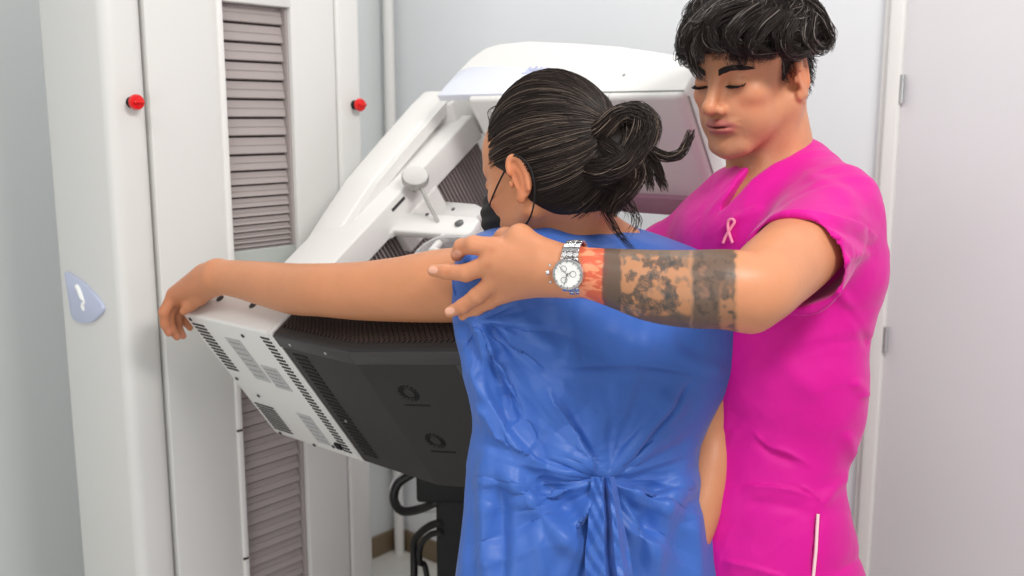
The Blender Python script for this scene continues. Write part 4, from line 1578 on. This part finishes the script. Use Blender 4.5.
def lay(m, col, a=1.0):
    global C
    m = (np.clip(m, 0, 1) * a)[:, None]
    C = C * (1 - m) + col * m


band = lambda a, b_, s_=2.0: np.clip((xe - a) / s_, 0, 1) * np.clip((b_ - xe) / s_, 0, 1)
n_big, n_fine, n_str = fbm(V * 75, 41, 3), fbm(V * 170, 42, 3), fbm(V * np.array([60, 60, 240]), 43, 3)
lay(band(578, 608), np.array(lin(214, 92, 66)), .85)
lay(band(578, 606) * np.clip((n_str - .52) * 14, 0, 1), np.array(lin(244, 160, 120)), .8)
lay(band(606, 739, 3), np.array(lin(178, 128, 92)), .8)
lay(band(602, 622), INK, .86)
lay(band(622, 640) * np.clip((n_big - .50) * 12, 0, 1), INK2, .85)
core = band(632, 690)
lay(core * np.clip((n_big - .53) * 10, 0, 1), INK2, .6)
for fx, fy, fr in ((648, 262, 7), (664, 262, 9), (677, 263, 7), (646, 283, 9), (655, 274, 7), (669, 291, 8), (645, 305, 9), (658, 306, 8), (672, 303, 9), (626, 300, 8), (630, 276, 6), (666, 281, 5), (638, 294, 6)):
    dx, dy = xe - fx, y + 5 * (n_fine - .5) - fy
    rr = np.hypot(dx, dy)
    an = np.arctan2(dy, dx)
    pet = (fr + 1.5) * (.86 + .14 * np.cos(5 * an + fx))
    lay(np.clip((pet - rr) / 1.5, 0, 1) * (.35 + .9 * np.clip(np.abs(np.sin(rr * 1.5 + fy)) + (n_fine - .5) * 2, 0, 1)), np.array(lin(72, 70, 68)), .85)
lay(band(620, 692) * np.clip((258 - y + 10 * wob) / 3, 0, 1), INK2, .75)
lay(band(612, 694) * np.clip((y - 312 + 10 * wob) / 4, 0, 1), INK, .8)
lay(band(690, 694, 1.2), np.array(lin(150, 118, 96)), .8)
lay(band(692, 736, 2), INK, .84)
lay(band(692, 736) * np.clip((n_fine - .56) * 10, 0, 1), np.array(lin(60, 54, 50)), .5)
lay(band(696, 720) * np.clip((n_big - .62) * 16, 0, 1), np.array(lin(150, 108, 88)), .6)
lay(np.clip(1.4 - np.hypot((xe - 727) / 7, (y - 308) / 26), 0, 1) * 2 * np.clip((n_big - .38) * 8, 0, 1), np.array(lin(180, 126, 92)), .75)
parts.append((V, F, C))
V, F = nets(mb_, [mc[0] - .36, mc[1] - .32, -.01], [mc[0] + .26, mc[1] + .30, nb[2] - .03], .009, grow=-.008)
parts.append((V, F, np.tile(SKIN_M, (len(V), 1))))
mV, mF, mC = merge(parts)
man = make('person', mV, mF, M['skin'], cols=mC)
tag(man, 'man in magenta scrubs with tattooed forearm, hand on a shoulder', 'person')
arm_V = parts[1][0]

# ---- eyes, lashes, brows
for sx in (-1, 1):
    b = MB(HM.R * HM.k)
    c = HM.l(np.zeros(3))
    e_c = np.array([sx * .031, .0715, -.001])
    off = HM.c @ np.linalg.inv(HM.R * HM.k)
    b.lathe([(.0122 * math.sin(a), .0122 * math.cos(a)) for a in np.linspace(0, math.pi, 14)], e_c + off, (sx * .1, .9, -.43), 24)
    b.bm.verts.index_update()
    vs = np.array([v.co[:] for v in b.bm.verts])
    fs_ = [[v.index for v in f.verts] for f in b.bm.faces]
    b.bm.free()
    gz = unit(np.array([sx * .1, .9, -.43]) @ HM.R)
    cs = (vs - HM.w(e_c)) @ gz / .0122
    cc = np.where(cs[:, None] > .90, np.array(lin(18, 12, 10)), np.where(cs[:, None] > .80, np.array(lin(44, 26, 18)), np.array(lin(205, 190, 182))))
    make('eye', vs, fs_, M['eye'], man, cols=cc)
    lp, lr = [], []
    for k in range(70):
        s_ = k / 69 * 2 - 1
        r0 = np.array([sx * .031 + s_ * .0135, .0850 - .0045 * s_ * s_ - .003 * max(0, s_ * sx), -.0062 + .0022 * (s_ * s_)])
        r0 += rng.normal(0, .0003, 3)
        p1 = r0 + np.array([s_ * .0015, .0035, -.0020])
        p2 = r0 + np.array([s_ * .0030 + sx * .001, .0065, -.0025])
        lp.append(HM.w(cr([r0, p1, p2], 5)))
        lr.append(np.array([.0005, .0005, .0004, .0003, .0001]))
    lv, lf, _ = strands(np.array(lp), np.array(lr), np.zeros((len(lp), 3)))
    bb = MB()
    bb.tube([HM.w((sx * .031 + s_ * .0142, .0845 - .0048 * s_ * s_ - .003 * max(0, s_ * sx), -.0062 + .0024 * s_ * s_)) for s_ in np.linspace(-1, 1, 14)], .0013, 6)
    bb.bm.verts.index_update()
    tvs = np.array([v.co[:] for v in bb.bm.verts])
    tfs = np.array([[v.index for v in f.verts] for f in bb.bm.faces if len(f.verts) == 4])
    bb.bm.free()
    mv_, mf_, _ = merge([(lv, lf), (tvs, tfs)])
    make('eyelashes', mv_, mf_, M['brow'], man)
    bp_, br_ = [], []
    for k in range(430):
        s_ = rng.uniform(0, 1)
        hgt = .0043 * (1 - .6 * s_ * s_)
        x0 = .013 + s_ * .038
        z0 = .0185 + .006 * math.sin(min(1, s_ * 1.25) * 2.2) - .003 * s_ + rng.uniform(-1, 1) * hgt
        z0 -= .0025
        near_ = (np.abs(HEADQ[:, 0] - sx * x0) < .0022) & (np.abs(HEADQ[:, 2] - z0) < .0022)
        y0 = HEADQ[near_, 1].max() + .0003
        r0 = np.array([sx * x0, y0, z0])
        d_ = np.array([sx * (.005 + .003 * s_), -.0016 - .004 * s_, .0028 * (1 - 1.4 * s_)])
        bp_.append(HM.w(cr([r0 - d_ * .3, r0 + d_ * .4 + [0, .0008, 0], r0 + d_], 5)))
        br_.append(np.array([.0004, .0005, .00045, .0003, .0001]) * 1.05)
    bv, bf, _ = strands(np.array(bp_), np.array(br_), np.zeros((len(bp_), 3)))
    make('eyebrow', bv, bf, M['brow'], man)

# ---- his hair: wavy top, brushed forward and to the side
hp = []
cap = [('add', HM.ell((0, -.014, .046), (.078, .100, .084)), .01)]
cap.append(('sub', HM.ell((0, .12, .02), (.12, .058, .072)), .01))
cap.append(('sub', HM.ell((0, .02, -.06), (.14, .12, .088)), .01))
cap.append(('sub', HM.ell((0, -.06, -.09), (.14, .12, .092)), .01))
V, F = nets(cap, hm - .2, hm + .2, .003)
hp.append((V, F, np.tile(np.array(lin(24, 18, 16)), (len(V), 1))))
side = [('add', HM.ell((0, -.014, .026), (.0785, .1005, .0885)), .01), ('add', HM.ell((0, -.043, -.014), (.0625, .0640, .056)), .02)]
side.append(('sub', HM.ell((0, .088, -.01), (.12, .084, .14)), .006))
for sx in (-1, 1):
    side.append(('sub', HM.ell((sx * .085, -.006, -.050), (.035, .024, .062)), .006))
side.append(('sub', HM.ell((0, .03, -.08), (.14, .062, .075)), .006))
side.append(('sub', HM.ell((0, -.05, -.105), (.14, .12, .058)), .006))
V, F = nets(side, hm - .2, hm + .2, .0026)
hp.append((V, F, np.tile(np.array(lin(34, 25, 22)), (len(V), 1))))
V_, N_ = V, vnormals(V, F)
sel = rng.choice(len(V_), 2600)
dn = (np.array([0, -.5, -1.0]) @ HM.R)
g = np.stack([V_[sel] + N_[sel] * (.0005 + .0022 * t_) + (dn + rng.normal(0, .25, (2600, 3))) * .010 * t_ for t_ in np.linspace(0, 1, 5)], 1)
SIDE_G = g
crown = np.array([.015, -.065, .105])


def hairm(n, p_hi=.16):
    return hair_cols(n, (36, 28, 25), (140, 130, 124), p_hi)


hp.append(strands(SIDE_G, np.tile([.0004, .0004, .0004, .0003, .0001], (2600, 1)), hairm(2600, .06)))
ncl = 0
while ncl < 330:
    d = unit(rng.normal(0, 1, 3))
    c0, r0 = np.array([0, -.012, .034]), np.array([.080, .101, .092])
    p = c0 + d * r0
    if p[2] < (.052 if p[1] > .03 else .064) or (p[1] > .058 and p[2] < .09):
        continue
    ncl += 1
    away = p - crown
    flow = unit(away * [1.0, 1, .6] + np.array([0, .030, 0]))
    nrm = unit((p - c0) / r0 ** 2)
    Ln = rng.uniform(.055, .085)
    pts = [p - nrm * .003]
    q_ = p + nrm * .004
    sd = unit(np.cross(nrm, flow))
    ph, am = rng.uniform(0, 6.28), rng.uniform(.004, .010)
    K = 7
    lift = rng.uniform(.25, .8)
    for k in range(K):
        s_ = (k + 1) / K
        nn_ = unit((q_ - c0) / r0 ** 2)
        fl = flow - nn_ * (flow @ nn_)
        fl = unit(fl + nn_ * lift * (.55 - s_) + sd * .9 * math.cos(ph + s_ * 6.5) * am / .006 * .45)
        q_ = q_ + fl * Ln / K
        r_in = math.sqrt((((q_ - c0) / r0) ** 2).sum())
        mn = 1.05
        if r_in < mn:
            q_ = c0 + (q_ - c0) * mn / r_in
        if r_in > 1.30:
            q_ = c0 + (q_ - c0) * 1.30 / r_in
        pts.append(q_.copy())
    g, r_ = bundle([HM.w(a) for a in pts], 42, .0185, .00050, K=14, prof=(1.2, 1.0, .8, .4), wob=.006)
    hp.append(strands(g, r_, hairm(42, rng.choice([.05, .12, .26], p=[.42, .34, .24]))))


sp_, sr_ = [], []
while len(sp_) < 5200:
    d = unit(rng.normal(0, 1, 3))
    p = c0 + d * r0 * rng.uniform(1.03, 1.15)
    if p[2] < .050 or (p[1] > .060 and p[2] < .088):
        continue
    fl0 = unit((p - crown) * [1, 1, .6] + np.array([0, .03, 0]) + rng.normal(0, .02, 3))
    nn_ = unit((p - c0) / r0 ** 2)
    sd = unit(np.cross(nn_, fl0))
    t_ = np.linspace(0, 1, 9)
    Ln, ph = rng.uniform(.025, .05), rng.uniform(0, 6.28)
    q_ = p + np.outer(t_, unit(fl0 - nn_ * (fl0 @ nn_))) * Ln + np.outer(np.sin(ph + t_ * 5) * .004, sd)
    rr = np.sqrt((((q_ - c0) / r0) ** 2).sum(1))
    tgt = np.clip(rr, 1.05, 1.22 - .05 * t_)
    q_ = c0 + (q_ - c0) * (tgt / rr)[:, None]
    sp_.append(HM.w(q_))
    sr_.append(.00048 * np.interp(t_, [0, .2, .7, 1], [.4, 1, 1, .2]))
hp.append(strands(np.array(sp_), np.array(sr_), hairm(len(sp_), .14)))


def lockm(pts, n, spread, **kw):
    n = int(n * 2.2)
    g, r_ = bundle([P(*a) for a in pts], n, spread * 1.15, .00052, K=18, prof=(1.1, 1.0, .75, .25), wob=.005)
    hp.append(strands(g, r_, hairm(n, kw.get('p', .1))))


# fringe locks over the forehead and brow
lockm([(745, 8, 1.40), (722, 14, 1.39), (708, 28, 1.39), (712, 42, 1.39), (722, 50, 1.385)], 60, .010)
lockm([(735, 10, 1.40), (714, 18, 1.395), (702, 32, 1.40), (698, 50, 1.40), (701, 60, 1.40)], 55, .009)
lockm([(730, 4, 1.41), (706, 12, 1.41), (692, 28, 1.41), (685, 40, 1.41), (684, 50, 1.41)], 55, .009)
lockm([(725, 6, 1.42), (704, 18, 1.42), (692, 36, 1.42), (692, 56, 1.42), (697, 72, 1.42), (703, 78, 1.42)], 45, .006)
lockm([(760, 10, 1.39), (742, 22, 1.375), (730, 38, 1.375), (738, 48, 1.38), (750, 50, 1.385)], 70, .010)
lockm([(775, 16, 1.385), (760, 30, 1.37), (752, 46, 1.37), (762, 52, 1.38), (774, 54, 1.39)], 70, .011)
lockm([(790, 20, 1.39), (782, 38, 1.375), (786, 50, 1.385), (798, 54, 1.40), (808, 52, 1.42)], 70, .011)
lockm([(745, -4, 1.40), (728, 0, 1.40), (712, 8, 1.40), (700, 20, 1.40), (690, 24, 1.41)], 60, .010, p=.35)
lockm([(808, 16, 1.42), (806, 36, 1.41), (812, 46, 1.43), (820, 48, 1.45), (827, 42, 1.46)], 60, .011, p=.25)
lockm([(800, 2, 1.43), (816, 14, 1.44), (826, 30, 1.45), (830, 40, 1.46), (828, 49, 1.46)], 60, .010, p=.3)
hv_, hf_, hc_ = merge(hp)
make('hair', hv_, hf_, M['hair'], man, cols=hc_)

# ---- scrub top
sc_ = []
sA = lambda pr, k: sc_.append(('add', pr, k))
sA(Ell(P(772, 262, 1.56), (.182, .124, .165), RM), .04)
sA(Ell(P(766, 385, 1.565), (.160, .122, .20), RM), .05)
sA(Ell(P(752, 540, 1.565), (.160, .130, .20), RM), .05)
sA(Cone(P(752, 560, 1.565), P(752, 655, 1.565), .146, .150, (FM, .82)), .04)
sA(Cone(P(797, 181, 1.555), P(836, 209, 1.475), .066, .064), .03)
sA(Cone(P(752, 200, 1.58), P(676, 262, 1.70), .060, .062), .035)
sA(Cone(P(828, 214, 1.465), P(796, 263, 1.325), .068, .0735), .03)
sA(Cone(mR, mR + np.array([-.01, .02, -.18]), .074, .072), .03)
sc_.append(('sub', Cone(P(806, 252, 1.36), P(755, 299, 1.19), .0610, .0630), .004))
cutn = unit(P(770, 283, 1.245) - P(806, 252, 1.36))
cutp = P(796, 263, 1.325) + cutn * .012
sc_.append(('sub', Cap(cutp, cutn, .15), .003))
# neck opening and V
sc_.append(('sub', Cone(P(770, 166, 1.545), P(757, 96, 1.52), .0500, .060), .006))
vt = P(701, 217, 1.47)
vl, vr = P(735, 160, 1.50), P(790, 172, 1.47)


class Wedge:
    """V-shaped notch: a triangle seen along the chest direction, pushed into the cloth"""

    def __init__(s, tip, half, up, depth_dir, reach):
        s.tip, s.half, s.up = tip, half, unit(up)
        s.d = unit(depth_dir)
        s.x = np.cross(s.d, s.up)
        s.reach = reach
        s.lo, s.hi = tip - .22, tip + .22

    def f(s, X, Y, Z):
        rx, ry, rz = X - s.tip[0], Y - s.tip[1], Z - s.tip[2]
        h = rx * s.up[0] + ry * s.up[1] + rz * s.up[2]
        x = rx * s.x[0] + ry * s.x[1] + rz * s.x[2]
        d = rx * s.d[0] + ry * s.d[1] + rz * s.d[2]
        side = (np.abs(x) - h * s.half) / math.hypot(1, s.half)
        return np.maximum(np.maximum(side, h - .2), np.abs(d) - s.reach)


sc_.append(('sub', Wedge(vt, .20, zv + .50 * LM, FM, .12), .002))
V, F = nets(sc_, mc + [-.38, -.34, -.58], mc + [.28, .32, .26], .0030, smooth=3)
N = vnormals(V, F)
n1 = fbm(V * np.array([8, 8, 10]), 51, 3) - .5
ca = V @ LM + .4 * (V @ FM)
V = V + N * (n1 * .012 + .0035 * crumple(ca + .3 * V[:, 2], V[:, 2], .05, .08, 71) + .0012 * crumple(ca - .4 * V[:, 2], V[:, 2], .02, .03, 72))[:, None]
N = vnormals(V, F)
lines = [
    ([(762, 221), (790, 213), (825, 216), (860, 226), (880, 240)], .006, 5, 'step'),
    ([(800, 222), (830, 226), (860, 240), (876, 262)], -.005, 5, 'ridge'),
    ([(815, 228), (840, 240), (862, 262)], .005, 5, 'ridge'),
    ([(838, 268), (855, 256), (876, 250)], .005, 5, 'ridge'),
    ([(836, 285), (850, 310), (868, 345)], .006, 6, 'ridge'),
    ([(842, 300), (858, 325), (872, 352)], -.006, 5, 'ridge'),
    ([(765, 205), (745, 215), (728, 222)], .004, 5, 'ridge'),
    ([(800, 175), (830, 185), (862, 205)], .004, 7, 'ridge'),
    ([(850, 380), (862, 390), (866, 400)], .006, 6, 'ridge'),
    ([(752, 430), (768, 446), (786, 452), (812, 466)], .006, 4, 'sharp'),
    ([(756, 438), (774, 454), (800, 464)], -.005, 5, 'ridge'),
    ([(738, 486), (765, 486), (792, 490), (815, 500)], .006, 4, 'step'),
    ([(745, 503), (775, 505), (812, 512)], -.004, 6, 'ridge'),
    ([(800, 485), (812, 494), (820, 502)], .006, 3, 'sharp'),
    ([(858, 470), (838, 485), (818, 508)], .005, 6, 'ridge'),
    ([(845, 430), (852, 450), (858, 466)], .006, 7, 'ridge'),
    ([(770, 340), (790, 370), (830, 400)], .004, 12, 'ridge'),
    ([(818, 512), (816, 540), (812, 580)], -.010, 3, 'sharp'),
    ([(722, 560), (750, 566), (790, 578)], .006, 4, 'step'),
]
V = creases(V, N, lines)
scrub_V = V
scrub = make('scrub_top', V, F, M['scrub'], man)


def on(x, y, lift=.002, src=None):
    d = surf_px(scrub_V if src is None else src, x, y, 4)
    return P(x, y, (d or 1.45) - lift)


b = MB()
b.tube([on(x, y, .001) for x, y in ((818, 514), (817, 530), (816, 550), (813, 580))], .0024, 8)
b.build('slit_trim', M['trim_white'], scrub)
# stitched awareness ribbon on the chest
b = MB()
loop = cr([(723, 243), (726, 236), (731, 228), (734.5, 222), (732, 219), (728.5, 221), (728, 228), (730, 236), (732.5, 243)], 30)
b.tube([on(x, y, .0015) for x, y in loop], .0022, 6)
b.build('ribbon_emblem', M['ribbon'], scrub)
# neckline band
# ---- trousers and shoes
tr = [('add', Cone(pm + [0, 0, .02], pm + [0, 0, -.06], .128, .135, (FM, .8)), .03)]
for sx in (1, -1):
    hip = pm + LM * sx * .08
    tr += [('add', Cone(hip + [0, 0, -.05], np.array([hip[0], hip[1], .48]), .105, .085), .03), ('add', Cone(np.array([hip[0], hip[1], .48]), np.array([hip[0], hip[1], .09]), .085, .075), .02)]
V, F = nets(tr, pm + [-.3, -.26, -pm[2] + .02], pm + [.3, .26, .06], .008)
make('scrub_trousers', V, F, M['scrub'], man)
for sx in (1, -1):
    a = pm + LM * sx * .08
    sh = [('add', Cone(np.array([a[0], a[1], .048]) - FM * .04, np.array([a[0], a[1], .042]) + FM * .16, .048, .040), .02), ('int', Half((0, 0, .002), (0, 0, -1)), 0)]
    V, F = nets(sh, np.array([a[0], a[1], 0]) - [.26, .26, .02], np.array([a[0], a[1], 0]) + [.26, .26, .13], .006)
    make('shoe', V, F, M['shoe'], man)

# ================================================================== wristwatch
WX = unit(P(600, 272, 1.260) - P(552, 271, 1.280))     # along the forearm, to the elbow
toc = unit(CAM - P(568, 272, 1.27) + np.array([0, 0, -.25]))
WZ = unit(toc - WX * (toc @ WX))                       # out of the dial
WY = np.cross(WZ, WX)
wc = P(568, 271, 1.274)
dd_ = (surf_px(arm_V, 568, 272, 3) or 1.24)
face_c = P(569.5, 273, dd_) + WZ * .001
watch = empty('wristwatch', wc)
tag(watch, 'silver wristwatch with round white dial and link bracelet on the inked forearm', 'watch')


def wq(a, b_, c_):
    return face_c + WX * a + WY * b_ + WZ * c_


WBs = np.array([WX, WY, WZ]) * 1.2
fo_ = face_c @ np.linalg.inv(WBs)
b = MB(WBs)
b.lathe([(0, -.002), (.0185, -.002), (.0205, 0), (.0205, .006), (.0195, .0085), (.0170, .0095), (.0165, .0085), (0, .0085)], fo_, (0, 0, 1), 48)
case = b.build('watch_case', M['steel'], watch)
b = MB(WBs)
b.lathe([(0, .0084), (.0163, .0084), (.0163, .0088), (0, .0088)], fo_, (0, 0, 1), 48)
dial = b.build('watch_dial', M['dial'], case)
b = MB(WBs)
for k in range(12):
    a = k * math.pi / 6
    c_, s_ = math.cos(a), math.sin(a)
    pr = [(r * c_ - w * s_, r * s_ + w * c_) for r, w in ((.0125, -.0004), (.0152, -.0004), (.0152, .0004), (.0125, .0004))]
    b.prism([(fo_[0] + u_, fo_[1] + w_) for u_, w_ in pr], 2, fo_[2] + .0088, fo_[2] + .0092)
for (cx, cy) in ((.006, .0005), (-.004, .006), (-.004, -.006)):
    b.lathe([(.0036, .0088), (.0042, .0088), (.0042, .0091), (.0036, .0091), (.0036, .0088)], fo_ + [cx, cy, 0], (0, 0, 1), 22)
for a, L in ((.6, .008), (2.3, .012), (4.4, .0125)):
    c_, s_ = math.cos(a), math.sin(a)
    pr = [(r * c_ - w * s_, r * s_ + w * c_) for r, w in ((-.002, -.0004), (L, -.0003), (L, .0003), (-.002, .0004))]
    b.prism([(fo_[0] + u_, fo_[1] + w_) for u_, w_ in pr], 2, fo_[2] + .0092, fo_[2] + .0096)
b.build('dial_markings', M['steel_dark'], dial)
b = MB(WBs)
b.lathe([(0, 0), (.003, 0), (.003, .004), (0, .0045)], fo_ + [-.0203, .001, .004], (-1, 0, 0), 14)
b.lathe([(0, 0), (.0016, 0), (.0016, .003), (0, .003)], fo_ + [-.0185, .0085, .004], (-.9, .4, 0), 10)
b.lathe([(0, 0), (.0016, 0), (.0016, .003), (0, .003)], fo_ + [-.0185, -.0085, .004], (-.9, -.4, 0), 10)
b.build('crown', M['steel'], case)
# bracelet links around the wrist
rw = .0335
wcen = face_c - WZ * (rw - .001)
b = MB()
for k in range(26):
    a = math.radians(28 + k * (304 / 25))
    rd = WZ * math.cos(a) + WY * math.sin(a)
    tg = -WZ * math.sin(a) + WY * math.cos(a)
    wide = .0118 - .0015 * min(1, abs(math.sin(a / 2)))
    for (x0, x1, hh) in ((-wide, -wide * .36, .0), (-wide * .34, wide * .34, .0006), (wide * .36, wide, .0)):
        c = wcen + rd * (rw + .0012 + hh)
        h_ = .0033
        lo_ = [c + WX * x0 - tg * h_ - rd * .0014, c + WX * x1 - tg * h_ - rd * .0014, c + WX * x1 + tg * h_ - rd * .0014, c + WX * x0 + tg * h_ - rd * .0014]
        hi_ = [q + rd * .0028 for q in lo_]
        b.hull(lo_, hi_, .0006, 1)
b.build('bracelet', M['steel'], watch)
